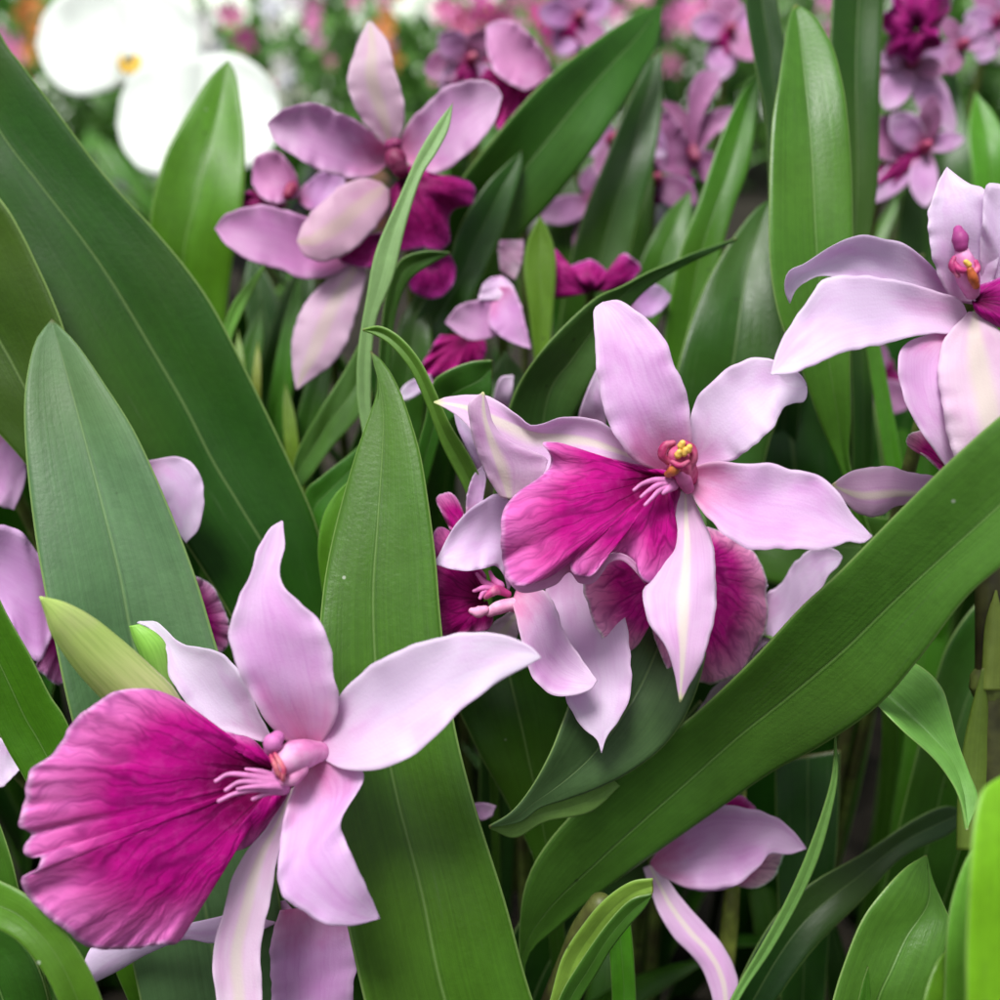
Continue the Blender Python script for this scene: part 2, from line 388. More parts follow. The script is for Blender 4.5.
# ------------------------------------------------------------------ leaf helper
def leaf(label, L, R, D, rgb, mat=None, name='strap_leaf', cat='leaf', group='orchid leaves around the flowers', **kw):
    kw.setdefault('C', .14); kw.setdefault('V', True); kw.setdefault('th', .0009); kw.setdefault('ext', 1)
    kw.setdefault('nv', 60); kw.setdefault('nu', 21)
    o = ribbon(name, L, R, D, mat or LEAF, None, lin(rgb), **kw)
    # origin at the foot of the leaf
    b = Vector(np.mean([v.co for v in o.data.vertices[-24:]], axis=0))
    o.data.transform(Matrix.Translation(-b)); o.location = b
    return tag(o, label, cat, group)
#==LEAVES==
leaf('broad upright leaf with pale midrib between the two front flowers, tip hooked left',
     [(371, 351), (374, 366), (378, 382), (374, 402), (357, 450), (341, 505), (327, 565), (320, 620), (315, 700), (322, 800), (342, 900), (364, 1000), (395, 1120)],
     [(371, 351), (385, 364), (396, 382), (406, 406), (420, 452), (429, 505), (436, 560), (441, 620), (452, 710), (472, 795), (505, 900), (533, 1000), (580, 1120)],
     [30.4, 29.6, 28.9, 28.4, 28.2, 28.4, 29], (74, 118, 46), M=[(371, 351), (379, 380), (384, 424), (378, 520), (373, 600), (378, 690), (394, 785), (421, 890), (445, 1000), (490, 1120)], C=[.02, .05, .1, .14, .16, .18], T=[-.1, -.1, .1, .3, .3])
leaf('broad grey-green leaf rising behind the yellow-green bud',
     [(52, 319), (36, 340), (27, 375), (24, 412), (27, 468), (35, 535), (44, 588), (56, 648), (68, 705), (90, 790), (118, 900), (140, 1000)],
     [(52, 319), (76, 343), (104, 383), (136, 434), (168, 505), (196, 578), (216, 644), (238, 710), (262, 800), (280, 900), (295, 1000)],
     [31.5, 30.8, 30.2, 29.8, 29.6, 29.8, 30.2], (78, 116, 74), mat=LEAFM, M=[(52, 319), (76, 404), (100, 496), (120, 576), (134, 645), (160, 730), (200, 880), (220, 1000)], C=.13, T=[.1, .2, .15])
leaf('very long dark green leaf crossing diagonally down from the upper left corner',
     [(-150, -60), (-90, 60), (-30, 170), (40, 300), (100, 410), (170, 520), (215, 590), (262, 670), (300, 730)],
     [(-60, -90), (0, 33), (21, 63), (63, 119), (105, 175), (154, 229), (189, 271), (217, 313), (255, 388), (290, 462), (315, 520), (326, 570), (332, 620), (345, 700)],
     [34.6, 34.6, 34.5, 34.5, 34.6, 34.8, 35.4], (36, 82, 20), mat=LEAFD, M=[(-105, -75), (-40, 55), (0, 131), (42, 187), (80, 236), (112, 282), (150, 346), (184, 405), (212, 460), (240, 506), (276, 568), (300, 640), (322, 715)], C=.1, T=[.1, .1, .25, .4], nv=80)
leaf('dark leaf at the left edge overlapping the long diagonal leaf',
     [(-160, 240), (-110, 310), (-60, 370), (-25, 410), (0, 435), (30, 470), (60, 520)],
     [(-60, 130), (0, 198), (21, 231), (38, 266), (52, 297), (66, 335), (82, 400), (90, 470), (95, 530)],
     [32.8, 32.4, 32.1, 32.0, 32.3], (52, 84, 16), mat=LEAFD, C=.08, T=-.1)
leaf('green speckled leaf end at left edge beside the big magenta lip',
     [(-60, 560), (-40, 640), (0, 735), (24, 778), (50, 830), (80, 890)],
     [(-30, 520), (0, 600), (30, 655), (50, 695), (67, 722), (95, 790), (120, 860)],
     [27.4, 28, 28.6, 29.2], (74, 126, 36), C=.12, T=-.2)
leaf('curved bright green leaf in the bottom left corner',
     [(-50, 930), (-20, 925), (0, 930), (22, 945), (45, 975), (62, 1010), (80, 1060)],
     [(-50, 868), (-20, 874), (0, 881), (30, 897), (60, 926), (85, 961), (103, 1002), (118, 1060)],
     [25.5, 25, 25, 25.6], (88, 136, 52), C=.1, T=.15, M=[(-50, 890), (0, 905), (25, 918), (50, 945), (72, 985), (100, 1060)])
leaf('dark narrow leaf under the curved leaf in bottom left corner',
     [(-60, 930), (-40, 1000), (-20, 1080)], [(-40, 860), (0, 918), (26, 945), (45, 985), (60, 1060)], [28, 28, 28.5], (42, 96, 40), C=.1)
leaf('dark green leaf edge at left border below the speckled leaf',
     [(-70, 760), (-60, 860), (-30, 960)], [(-10, 800), (0, 824), (12, 860), (22, 900), (40, 960)], [30, 30, 31], (60, 112, 40))
leaf('short pointed light green leaf in front of the white moth orchid',
     [(228, 60), (214, 73), (203, 87), (182, 122), (164, 157), (152, 206), (150, 240), (160, 300), (170, 360)],
     [(228, 60), (235, 72), (239, 90), (244, 130), (245, 168), (242, 210), (233, 262), (226, 322), (225, 370)],
     [44, 43, 42.5, 43, 44], (88, 142, 40), C=.12, T=[0, .1, .1], M=[(228, 60), (223, 90), (211, 140), (197, 196), (183, 259), (190, 360)])
leaf('broad pointed dark leaf leaning up to the right above the centre flower',
     [(662, 5), (642, 11), (620, 24), (595, 41), (550, 76), (520, 107), (492, 140), (468, 170), (440, 210), (425, 260), (415, 330)],
     [(662, 5), (661, 22), (656, 47), (640, 76), (600, 140), (562, 190), (540, 215), (524, 232), (505, 262), (495, 300), (480, 350)],
     [44.5, 43.2, 42.3, 42.3, 43, 44.5], (58, 108, 46), C=[.03, .14, .16, .16], T=[.4, .5, .3], mat=LEAF)
leaf('dark narrow leaf in front of the foot of the broad pointed leaf',
     [(521, 151), (505, 165), (485, 186), (461, 224), (448, 262), (425, 300), (395, 350), (370, 400)],
     [(521, 151), (522, 170), (506, 222), (490, 260), (466, 310), (440, 350), (415, 395), (395, 430)],
     [41.8, 41.4, 41.4, 42], (46, 92, 34), C=.14, T=.2)
leaf('thin pale bluish blade standing in front of the upper left flower',
     [(453, 103), (437, 123), (419, 152), (400, 195), (376, 250), (366, 300), (358, 350), (357, 395), (363, 435)],
     [(453, 103), (449, 128), (437, 152), (421, 178), (406, 225), (393, 278), (375, 326), (371, 395), (374, 435)],
     [33.5, 33, 33, 33.6], (128, 166, 122), mat=LEAFP, C=.12, T=.1)
leaf('thin arching leaf curling over the tip of the broad upright leaf',
     [(363, 329), (380, 326), (400, 337), (419, 359), (434, 388), (450, 424), (474, 464), (486, 500), (490, 560)],
     [(363, 331), (376, 336), (392, 347), (411, 371), (427, 407), (443, 448), (464, 489), (474, 520), (478, 560)],
     [30.2, 30, 30.4, 31, 31.8], (88, 134, 52), C=.25, T=[.4, .6, .3], mat=LEAFP)
leaf('tall broad upright leaf with pale midrib at upper right',
     [(795, 5), (789, 18), (785, 40), (779, 80), (772, 125), (769, 200), (770, 265), (780, 320), (801, 368), (820, 423), (842, 474), (860, 540)],
     [(796, 5), (806, 9), (818, 20), (832, 45), (840, 72), (846, 104), (851, 160), (853, 235), (851, 300), (850, 360), (851, 420), (851, 470), (880, 560)],
     [36, 34.6, 34, 33.8, 34, 35, 36], (76, 124, 52), C=[.02, .12, .14, .15, .1], T=[.1, .15, .1], M=[(795, 5), (801, 50), (811, 150), (816, 250), (824, 330), (838, 420), (847, 472), (870, 550)], nv=70)
leaf('dark upright leaf just right of the tall pale-ribbed leaf',
     [(835, -60), (832, 0), (830, 60), (835, 160), (840, 260), (850, 350)], [(890, -60), (884, 0), (880, 80), (878, 180), (868, 260), (872, 350)],
     [40, 39.5, 39.5], (40, 82, 26), C=.12, T=.2)
leaf('dark narrow leaf at top just left of the tall pale-ribbed leaf',
     [(748, -60), (745, 0), (754, 60), (764, 110), (768, 160), (770, 230)], [(775, -60), (778, 0), (786, 50), (790, 110), (800, 180), (805, 230)],
     [40, 40, 40], (30, 70, 32), C=.12)
leaf('mid green upright leaf with sharp tip left of the tall pale-ribbed leaf',
     [(760, 74), (742, 92), (720, 140), (700, 198), (680, 252), (668, 310), (660, 380)], [(760, 74), (759, 100), (755, 130), (748, 170), (735, 205), (722, 250), (712, 310), (705, 380)],
     [42, 41, 40.6, 41], (66, 122, 38), C=.12, T=.1)
leaf('dark blue-green leaf filling the gap above the centre flower right petals',
     [(771, 198), (752, 213), (725, 250), (700, 296), (682, 350), (670, 410), (668, 470)], [(771, 198), (775, 240), (780, 300), (785, 360), (780, 410), (770, 440), (760, 480)],
     [39.5, 38.6, 38, 38.4], (42, 88, 40), C=.1, T=[-.1, -.1])
leaf('dark leaf bending over to the right in a thin grey curl behind centre flower',
     [(736, 238), (716, 245), (690, 254), (670, 263), (648, 272), (622, 286), (597, 297), (568, 322), (542, 350), (521, 380), (508, 410), (500, 440)],
     [(736, 240), (718, 249), (692, 262), (672, 273), (656, 283), (640, 296), (622, 318), (604, 345), (596, 372), (582, 400), (570, 425), (566, 450)],
     [36.5, 35.4, 34.4, 33.8, 33.6, 34, 34.6], (58, 98, 62), C=[.0, .1, .16, .12], T=[1.2, 1.2, .8, .4, .2], M=[(736, 239), (704, 254), (664, 268), (630, 288), (600, 320), (572, 358), (550, 390), (540, 440)])
leaf('narrow upright blade just left of the right flower lower petals',
     [(862, 330), (867, 352), (876, 410), (885, 466), (892, 520)], [(874, 330), (880, 345), (893, 410), (903, 467), (910, 520)], [38, 38, 38.5], (72, 132, 40), C=.12)
leaf('huge leaf sweeping diagonally across the lower right in front of everything',
     [(1300, 262), (1220, 270), (1130, 322), (1060, 370), (1000, 416), (955, 456), (900, 510), (840, 571), (800, 608), (752, 660), (697, 712), (650, 748), (596, 791), (548, 842), (524, 890), (519, 958), (522, 1040)],
     [(1300, 266), (1250, 340), (1170, 425), (1080, 505), (1002, 566), (964, 600), (920, 658), (878, 706), (824, 744), (772, 772), (720, 808), (680, 836), (640, 864), (600, 893), (560, 926), (526, 962), (530, 1040)],
     [23.5, 23, 23.4, 24.6, 26.4, 28.6, 31.0, 31.7, 32.0, 32.2], (76, 122, 50), mat=LEAFT, M=[(1300, 264), (1235, 305), (1150, 374), (1060, 450), (1000, 505), (900, 595), (845, 648), (788, 696), (740, 734), (688, 780), (640, 822), (596, 862), (545, 912), (521, 960), (525, 1040)],
     C=[.1, .1, .12, .1, .05], T=[-.3, -.35, -.2, .2, .5, .5], nv=90, nu=25, th=.0011)
leaf('drooping greyish leaf with folded pale edge under the centre flower',
     [(636, 560), (622, 610), (600, 650), (575, 690), (563, 720), (550, 753), (532, 786), (512, 811), (489, 826)][::-1],
     [(706, 560), (708, 620), (705, 660), (690, 707), (666, 744), (632, 771), (596, 789), (562, 801), (540, 808), (520, 822), (489, 827)][::-1],
     [29.0, 29.4, 29.8, 30.3, 31.6, 33.4], (70, 100, 58), mat=LEAFM, C=[.0, .1, .16, .1], T=[.5, .5, .2, 0])
leaf('pale green underside tip of the drooping leaf',
     [(489, 827), (514, 812), (545, 801), (580, 790), (612, 778)], [(489, 828), (515, 838), (545, 822), (590, 812), (620, 786)], [29.1, 29.8, 30.5], (112, 150, 88), mat=LEAFP, ext=0, C=.1, T=.5)
leaf('short light green leaf folded in two, hanging tip at right below huge leaf',
     [(967, 830), (960, 800), (950, 780), (932, 757), (904, 732), (880, 708), (866, 694), (850, 680)],
     [(967, 830), (978, 800), (969, 772), (958, 742), (949, 708), (942, 688), (926, 670), (900, 655)],
     [27.5, 28, 28.4, 29, 30], (106, 158, 84), mat=LEAFP, M=[(967, 830), (962, 790), (952, 762), (932, 738), (908, 716), (890, 700), (872, 680)], C=[.1, .35, .45, .3], T=.3)
leaf('bright yellow-green leaf standing nearest at the bottom right edge',
     [(1010, 772), (998, 778), (984, 788), (976, 806), (971, 850), (968, 900), (966, 950), (966, 1000), (966, 1060)], [(1010, 772), (1030, 790), (1050, 820), (1060, 860), (1065, 900), (1068, 950), (1070, 1000), (1072, 1060)],
     [21, 20.6, 20.6, 21], (118, 176, 36), C=.1, T=.2, mat=LEAFP)
leaf('mid green leaf foot behind the bright leaf at bottom right edge',
     [(984, 830), (962, 868), (948, 920), (944, 1000), (940, 1060)], [(984, 830), (1000, 870), (1010, 920), (1010, 1000), (1010, 1060)], [24, 23.6, 23.8], (88, 144, 46), C=.1, mat=LEAFP)
leaf('small upright leaf tip with pale rim at the bottom right',
     [(949, 947), (938, 960), (929, 980), (923, 1005), (920, 1050)], [(949, 947), (962, 962), (968, 980), (971, 1005), (972, 1050)], [24.4, 24, 24], (100, 150, 50), C=.16)
leaf('tiny dark leaf tip poking up near bottom right',
     [(868, 967), (862, 985), (857, 1010), (854, 1050)], [(868, 967), (870, 985), (872, 1010), (874, 1050)], [27, 27, 27], (56, 110, 36), C=.1)
leaf('broad leaf with white midrib leaning right at the bottom right',
     [(926, 855), (905, 868), (882, 892), (862, 920), (846, 958), (832, 1003), (822, 1060)], [(926, 855), (934, 882), (946, 910), (952, 925), (944, 960), (930, 1003), (925, 1060)],
     [31, 30.6, 30.2, 30.2], (82, 126, 62), C=.12, T=[.2, .2], M=[(926, 855), (928, 900), (906, 936), (890, 970), (876, 1003), (868, 1060)])
leaf('long dark blue-green leaf arching low across the bottom right',
     [(965, 812), (945, 806), (913, 820), (862, 854), (816, 880), (785, 905), (760, 940), (735, 990), (715, 1040)], [(965, 814), (950, 834), (902, 858), (858, 904), (818, 944), (790, 980), (765, 1020), (750, 1050)],
     [36, 35, 34, 33.6, 34], (26, 58, 30), C=.12, T=-.1)
leaf('thin light green blade curving down in front of the dark leaf at lower right',
     [(835, 735), (832, 775), (822, 812), (806, 855), (786, 900), (762, 944), (738, 985), (715, 1030)], [(836, 735), (838, 775), (831, 815), (818, 860), (798, 904), (772, 950), (744, 992), (722, 1035)],
     [30, 30.4, 31, 31.6], (104, 150, 88), mat=LEAFP, C=.15)
leaf('small bent leaf with brown tip beside a yellow-green sheath at bottom centre',
     [(652, 893), (630, 900), (606, 925), (580, 962), (560, 996), (545, 1040)], [(652, 895), (645, 908), (630, 925), (612, 948), (596, 975), (578, 1005), (565, 1045)],
     [27.6, 27.8, 28.2, 28.6], (66, 112, 56), C=.12, T=.3)
leaf('narrow yellow-green sheath folded around the stem at bottom centre',
     [(653, 878), (630, 882), (604, 900), (582, 926), (562, 958), (550, 1000)], [(653, 893), (636, 903), (616, 922), (598, 945), (584, 970), (572, 1000)],
     [27.9, 28.3, 28.8, 29], (122, 158, 70), mat=LEAFP, C=.12, T=.2, name='leaf_sheath')
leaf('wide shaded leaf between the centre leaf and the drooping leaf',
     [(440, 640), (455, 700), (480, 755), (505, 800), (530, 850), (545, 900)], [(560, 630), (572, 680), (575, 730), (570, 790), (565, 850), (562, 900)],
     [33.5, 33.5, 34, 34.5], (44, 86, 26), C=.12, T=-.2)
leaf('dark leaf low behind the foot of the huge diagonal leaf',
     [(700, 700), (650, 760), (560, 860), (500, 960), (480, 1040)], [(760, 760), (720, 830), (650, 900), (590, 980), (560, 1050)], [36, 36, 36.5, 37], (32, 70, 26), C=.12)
leaf('dark upright leaf behind the low purple flower',
     [(775, 760), (776, 830), (778, 900), (780, 980), (780, 1040)], [(840, 750), (838, 830), (832, 900), (826, 980), (822, 1040)], [38, 37.5, 37.5], (38, 84, 26), C=.12)
leaf('lit green blade right of the yellow-green sheath at the bottom edge',
     [(607, 930), (610, 960), (612, 1000), (612, 1050)], [(630, 915), (634, 960), (636, 1000), (638, 1050)], [31, 31, 31], (72, 134, 36), C=.1)
leaf('dark leaf at right edge behind the brown stem',
     [(1040, 560), (990, 590), (950, 640), (930, 700), (915, 760), (900, 820)], [(1060, 640), (1020, 690), (990, 740), (975, 790), (960, 850)], [38, 37.5, 37.5, 38], (44, 92, 28), C=.12)
leaf('leaf edge glimpsed between right petals and the huge leaf',
     [(700, 470), (760, 480), (820, 500), (870, 515), (910, 520)], [(700, 560), (760, 580), (820, 590), (870, 580), (920, 570)], [40, 39, 39], (38, 90, 28), C=.1)
leaf('dark upright leaf behind the top right petal of the centre flower',
     [(700, 240), (690, 330), (700, 420), (710, 500)], [(850, 300), (870, 380), (880, 440), (890, 520)], [43, 42, 42], (34, 84, 26), C=.1)
leaf('grey-green blade leaning right under the hanging sepal of upper left flower',
     [(366, 330), (345, 370), (320, 410), (298, 450), (292, 480), (290, 530)], [(372, 400), (352, 425), (330, 450), (312, 475), (300, 495), (305, 540)], [37, 37, 37.4], (70, 112, 66), C=.12)
leaf('mid green leaf left of the broad upright centre leaf',
     [(385, 420), (352, 452), (322, 476), (305, 495), (315, 540), (325, 590)], [(388, 450), (362, 475), (335, 510), (322, 528), (330, 560), (338, 600)], [35, 35, 35.5], (52, 108, 34), C=.1)
leaf('small light green leaf tucked against the broad upright centre leaf',
     [(352, 478), (334, 496), (322, 520), (318, 555), (325, 610)], [(352, 478), (352, 510), (346, 540), (340, 570), (345, 620)], [32.5, 32.5, 33], (86, 138, 46), C=.1)
leaf('short bright shoot left of the hanging sepal of upper left flower',
     [(268, 260), (248, 283), (232, 305), (222, 335), (220, 370)], [(268, 260), (254, 290), (243, 312), (232, 340), (232, 370)], [40, 40, 40], (96, 152, 66), C=.15, mat=LEAFP)
leaf('leaf crossing under the magenta lip of upper left flower',
     [(450, 252), (425, 251), (403, 258), (392, 275), (385, 300), (380, 340)], [(450, 254), (432, 264), (412, 278), (402, 295), (395, 320), (392, 350)], [35.4, 35.6, 36], (40, 88, 38), C=.1, T=.4)
leaf('dark leaf left of the folded white petals of centre flower',
     [(492, 360), (470, 362), (445, 372), (432, 385), (425, 420)], [(492, 378), (490, 398), (470, 410), (452, 420), (440, 440)], [33.6, 33.8, 34], (48, 100, 38), C=.1, T=.3)
leaf('bright green upright leaf far at the right edge above the right flower',
     [(975, 92), (968, 130), (972, 175), (975, 230)], [(975, 92), (995, 115), (1008, 150), (1012, 230)], [48, 47, 47], (80, 148, 44), C=.1)
leaf('dark leaf behind the right flower top sepal',
     [(940, 75), (925, 120), (905, 180), (895, 250)], [(955, 75), (970, 130), (975, 180), (970, 250)], [53, 52, 52], (48, 98, 48), C=.1)
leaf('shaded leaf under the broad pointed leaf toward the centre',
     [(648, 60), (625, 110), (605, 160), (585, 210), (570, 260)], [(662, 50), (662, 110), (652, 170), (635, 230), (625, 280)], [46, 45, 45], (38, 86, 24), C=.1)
leaf('mid green leaf in the gap below the far mauve flower',
     [(690, 190), (665, 215), (645, 250), (632, 290), (620, 330)], [(690, 190), (692, 220), (682, 260), (668, 300), (655, 330)], [47, 46, 46], (66, 116, 50), C=.1)
leaf('yellow-green blade tip standing behind the ruffled magenta lip',
     [(540, 215), (528, 240), (524, 270), (530, 320), (535, 370)], [(540, 215), (552, 240), (556, 270), (552, 320), (548, 370)], [40, 40, 40], (96, 136, 36), C=.12)
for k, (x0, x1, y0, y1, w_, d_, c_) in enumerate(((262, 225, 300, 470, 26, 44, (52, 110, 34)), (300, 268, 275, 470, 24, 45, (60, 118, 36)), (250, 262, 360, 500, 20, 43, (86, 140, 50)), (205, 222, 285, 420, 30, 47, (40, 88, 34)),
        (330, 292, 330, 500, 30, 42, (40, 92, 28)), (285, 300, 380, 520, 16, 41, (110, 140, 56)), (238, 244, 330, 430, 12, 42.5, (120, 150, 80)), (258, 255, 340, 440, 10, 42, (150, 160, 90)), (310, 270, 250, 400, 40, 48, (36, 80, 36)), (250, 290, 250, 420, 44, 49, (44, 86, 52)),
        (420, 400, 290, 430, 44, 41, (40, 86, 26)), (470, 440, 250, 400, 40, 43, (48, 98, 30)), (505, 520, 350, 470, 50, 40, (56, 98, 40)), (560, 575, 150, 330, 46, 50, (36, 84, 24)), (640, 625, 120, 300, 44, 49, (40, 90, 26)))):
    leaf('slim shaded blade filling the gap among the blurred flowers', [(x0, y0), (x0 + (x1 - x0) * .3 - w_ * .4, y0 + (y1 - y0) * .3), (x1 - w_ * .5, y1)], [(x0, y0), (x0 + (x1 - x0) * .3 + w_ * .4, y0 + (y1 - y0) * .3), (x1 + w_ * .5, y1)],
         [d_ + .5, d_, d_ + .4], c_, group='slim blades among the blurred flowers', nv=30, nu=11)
# ------------------------------------------------------------------ buds, stem
def blob_ribbon(label, L, R, D, mat, color, name, cat, depth=.5, group=None, ext=0):
    o = None
    Lp, Rp = cr(L, 36), cr(R, 36); Dp = prof(D, 36); n = 18
    V_, UV = [], []
    for i in range(36):
        W = np.linalg.norm(Rp[i] - Lp[i]) * Dp[i] / F; c = (Lp[i] + Rp[i]) / 2; h = (Rp[i] - Lp[i]) / 2
        for k in range(n):
            a = 6.28318 * k / n
            xy = c + h * math.cos(a); V_.append(P(xy[0], xy[1], Dp[i] - math.sin(a) * W * depth * (1 + .1 * math.cos(3 * a)))); UV.append((k / n, i / 35))
    f = [(i * n + k, (i + 1) * n + k, (i + 1) * n + (k + 1) % n, i * n + (k + 1) % n) for i in range(35) for k in range(n)]
    f.append(tuple(range(n))); f.append(tuple(35 * n + k for k in range(n - 1, -1, -1)))
    o = mesh_obj(name, V_, f, UV, mat, None, color)
    b = Vector(V_[-1]); o.data.transform(Matrix.Translation(-b)); o.location = b
    return tag(o, label, cat, group)
blob_ribbon('pale yellow-green pointed flower bud above the big magenta lip',
            [(39, 597), (45, 615), (52, 636), (75, 670), (102, 700), (125, 724), (150, 750)], [(40, 596), (65, 602), (92, 616), (118, 636), (150, 664), (174, 688), (190, 715)], [25.2, 26.2, 27, 27.6], BUD, (1, 1, 1), 'flower_bud', 'flower bud', .42)
blob_ribbon('small green bud sheath just right of the pointed yellow-green bud',
            [(129, 626), (133, 640), (142, 660), (158, 690)], [(140, 624), (158, 634), (170, 652), (178, 700)], [28, 28.2, 28.4], BUD, (.55, .85, .5), 'bud_sheath', 'bud sheath', .4)
def to_ground(x, y, d, lean=(.01, .04)):
    p = P(x, y, d); return [tuple(p), (p[0] + lean[0] * .3, p[1] + lean[1] * .5, p[2] * .6), (p[0] + lean[0], p[1] + lean[1], 0.0)]
st = root('cane_stem', P(992, 850, 30), 'upright brown and green jointed stem at the right edge', 'stem')
tube('stem_cane', [(990, 540, 31), (989, 620, 31), (988, 685, 31), (992, 780, 31), (994, 900, 31)] , [.42, .38, .36, .5, .5], STEM, st, (.55, .5, .42), sub=8)
tube('stem_node', [(985, 680, 31), (986, 686, 31), (987, 692, 31)], [.42, .46, .42], STEM, st, (1.1, 1.2, .9))
ribbon('stem_sheath', [(982, 668), (966, 730), (958, 790), (956, 850)], [(984, 668), (990, 730), (990, 790), (990, 850)], [30.6, 30.6, 30.6], LEAFP, st, lin((110, 136, 60)), C=-.2)
ribbon('stem_sheath', [(996, 590), (985, 625), (981, 690)], [(996, 590), (1003, 625), (1002, 690)], [30.5, 30.5, 30.5], LEAFP, st, lin((140, 160, 84)), C=-.3)
tag(tube('bare_stem', [(738, 790, 36), (736, 830, 36), (733, 880, 36), (729, 930, 36), (722, 1000, 36.5)], [.28, .28, .25, .3, .3], STEM, None, (2.0, 2.2, 1.2)), 'thin yellowish stem behind the low purple flower', 'stem')
tag(tube('bare_stem', [(600, 905, 30), (585, 930, 30.4), (572, 965, 31), (555, 1010, 32)], [.35, .4, .45, .5], STEM, None, (.8, .8, .6)), 'dark olive stem at bottom centre behind the yellow-green sheath', 'stem')
#==FLOWERS==
def flower(label, cx, cy, d, name='orchid_flower', group='lilac orchids with magenta lips', stalk=True, lean=(.01, .05)):
    r = root(name, P(cx, cy, d), label, 'orchid flower', group)
    r['_'] = 0; del r['_']
    if stalk:
        b = P(cx, cy, d + 1.2)
        tube('stalk', [tuple(b), (b[0] + .002, b[1] + .02, b[2] - .02), (b[0] + lean[0] * .6, b[1] + .035 + lean[1] * .5, b[2] * .55), (b[0] + lean[0], b[1] + .04 + lean[1], 0.0)], [.25, .22, .25, .3], STEM, r, (1.1, 1.3, .9), world=True)
    return r
def pet(r, kind, L, R, D, mat=None, tint=G1, **kw):
    kw.setdefault('C', .12); kw.setdefault('nu', 19); kw.setdefault('nv', 46); kw.setdefault('th', .00042); kw.setdefault('ruf', .055); kw.setdefault('jit', .9)
    return ribbon(kind, L, R, D, mat or PET, r, tint, **kw)
# ---- front left flower
f1 = flower('large front lilac orchid at lower left with wide open magenta lip', 292, 762, 26.5)
pet(f1, 'sepal', [(282, 521), (270, 528), (258, 548), (250, 575), (238, 600), (229, 628), (233, 655), (245, 685), (260, 711), (280, 737), (304, 748)],
    [(283, 521), (285, 545), (280, 566), (284, 587), (301, 603), (320, 622), (331, 648), (333, 672), (338, 694), (336, 720), (318, 748)],
    [26, 25.6, 25.4, 25.6, 26.4], M=[(282, 521), (272, 555), (264, 590), (275, 640), (292, 700), (311, 748)], C=[.0, .15, .1, .12, .2])
pet(f1, 'petal', [(541, 657), (530, 646), (510, 637), (480, 632), (440, 637), (400, 650), (366, 669), (341, 694), (330, 722), (316, 748)],
    [(541, 658), (528, 666), (512, 674), (490, 688), (458, 713), (435, 737), (410, 757), (390, 766), (364, 771), (340, 768), (318, 756)],
    [24.6, 24.8, 25, 25.6, 26.3], PETW, C=[.0, .1, .14, .2], T=[.1, -.2, -.3])
pet(f1, 'petal', [(137, 623), (150, 629), (166, 650), (169, 675), (184, 700), (202, 724), (230, 733), (262, 742)],
    [(140, 621), (156, 622), (168, 632), (182, 643), (202, 648), (226, 656), (245, 680), (257, 708), (272, 738)],
    [28.4, 28, 27.6, 27.3, 27], PETW, tint=(.86, .88, .88), C=[.1, .25, .2], T=[.3, -.3, -.2], seed=4)
pet(f1, 'petal', [(380, 919), (352, 926), (326, 924), (302, 911), (286, 900), (281, 893), (278, 878), (279, 850), (284, 818), (296, 780)],
    [(380, 918), (374, 904), (362, 876), (350, 852), (341, 824), (349, 805), (363, 782), (361, 766), (350, 758), (322, 760)],
    [25.6, 25, 25.1, 25.8, 26.3], PET, tint=(1, .98, 1.02), C=[.05, .0, .1, .2], T=[.2, .1])
pet(f1, 'sepal', [(225, 1060), (216, 1000), (213, 955), (222, 915), (232, 880), (246, 852), (268, 825), (288, 790)],
    [(255, 1060), (262, 1000), (260, 960), (263, 935), (271, 895), (276, 865), (286, 825), (297, 786)],
    [26.2, 26.6, 26.6, 26.6], PETC, C=[.1, .15, .25], tint=(.97, .9, .98))
fan('lip', (282, 776, 26.6), [(272, 762), (262, 750), (250, 738), (235, 734), (220, 731), (202, 732), (193, 715), (184, 703), (170, 695), (145, 688), (115, 692), (97, 702), (80, 715), (66, 730), (60, 742), (50, 757), (33, 768), (27, 785), (25, 797), (22, 812), (19, 826), (26, 830), (32, 834), (26, 842), (23, 852), (30, 858), (41, 857), (38, 868), (30, 874), (21, 878), (25, 892), (36, 906), (60, 926), (87, 946), (110, 949), (140, 948), (160, 944), (177, 943), (183, 932), (186, 920), (192, 905), (200, 890), (208, 876), (211, 862), (214, 856), (222, 855), (235, 852), (250, 846), (262, 832), (275, 818), (286, 800), (292, 786)],
    LIP, f1, G1, slope=(.95, .1), bulge=.5, deep=.35, ruf=.16, rk=12, seed=3, nt=230, ns=44, curl=.1, jit=1.4)
c = tube('column', [(319, 752, 26.1), (305, 754, 25.8), (292, 757, 25.5), (282, 765, 25.3), (278, 770, 25.3)], [.26, .36, .38, .30, .14], COLM, f1)
tube('column_wing', [(302, 770, 25.5), (292, 778, 25.35), (284, 781, 25.3)], [.16, .2, .12], COLM, c and f1, (.95, .75, .85))
tube('anther_cap', [(277, 738, 25.35), (273, 743, 25.25), (271, 748, 25.3)], [.18, .24, .18], CAP, f1, (.95, .85, .95))
tube('stigma_lip', [(271, 756, 25.1), (275, 765, 25.05), (278, 772, 25.1), (283, 780, 25.15)], [.05, .07, .08, .05], COLR, f1, (1.15, 1.3, .9))
tube('stigma_lip', [(275, 754, 25.05), (280, 762, 25.0), (284, 770, 25.0), (283, 778, 25.05)], [.05, .06, .06, .05], COLR, f1, (1.2, 1.4, .95))
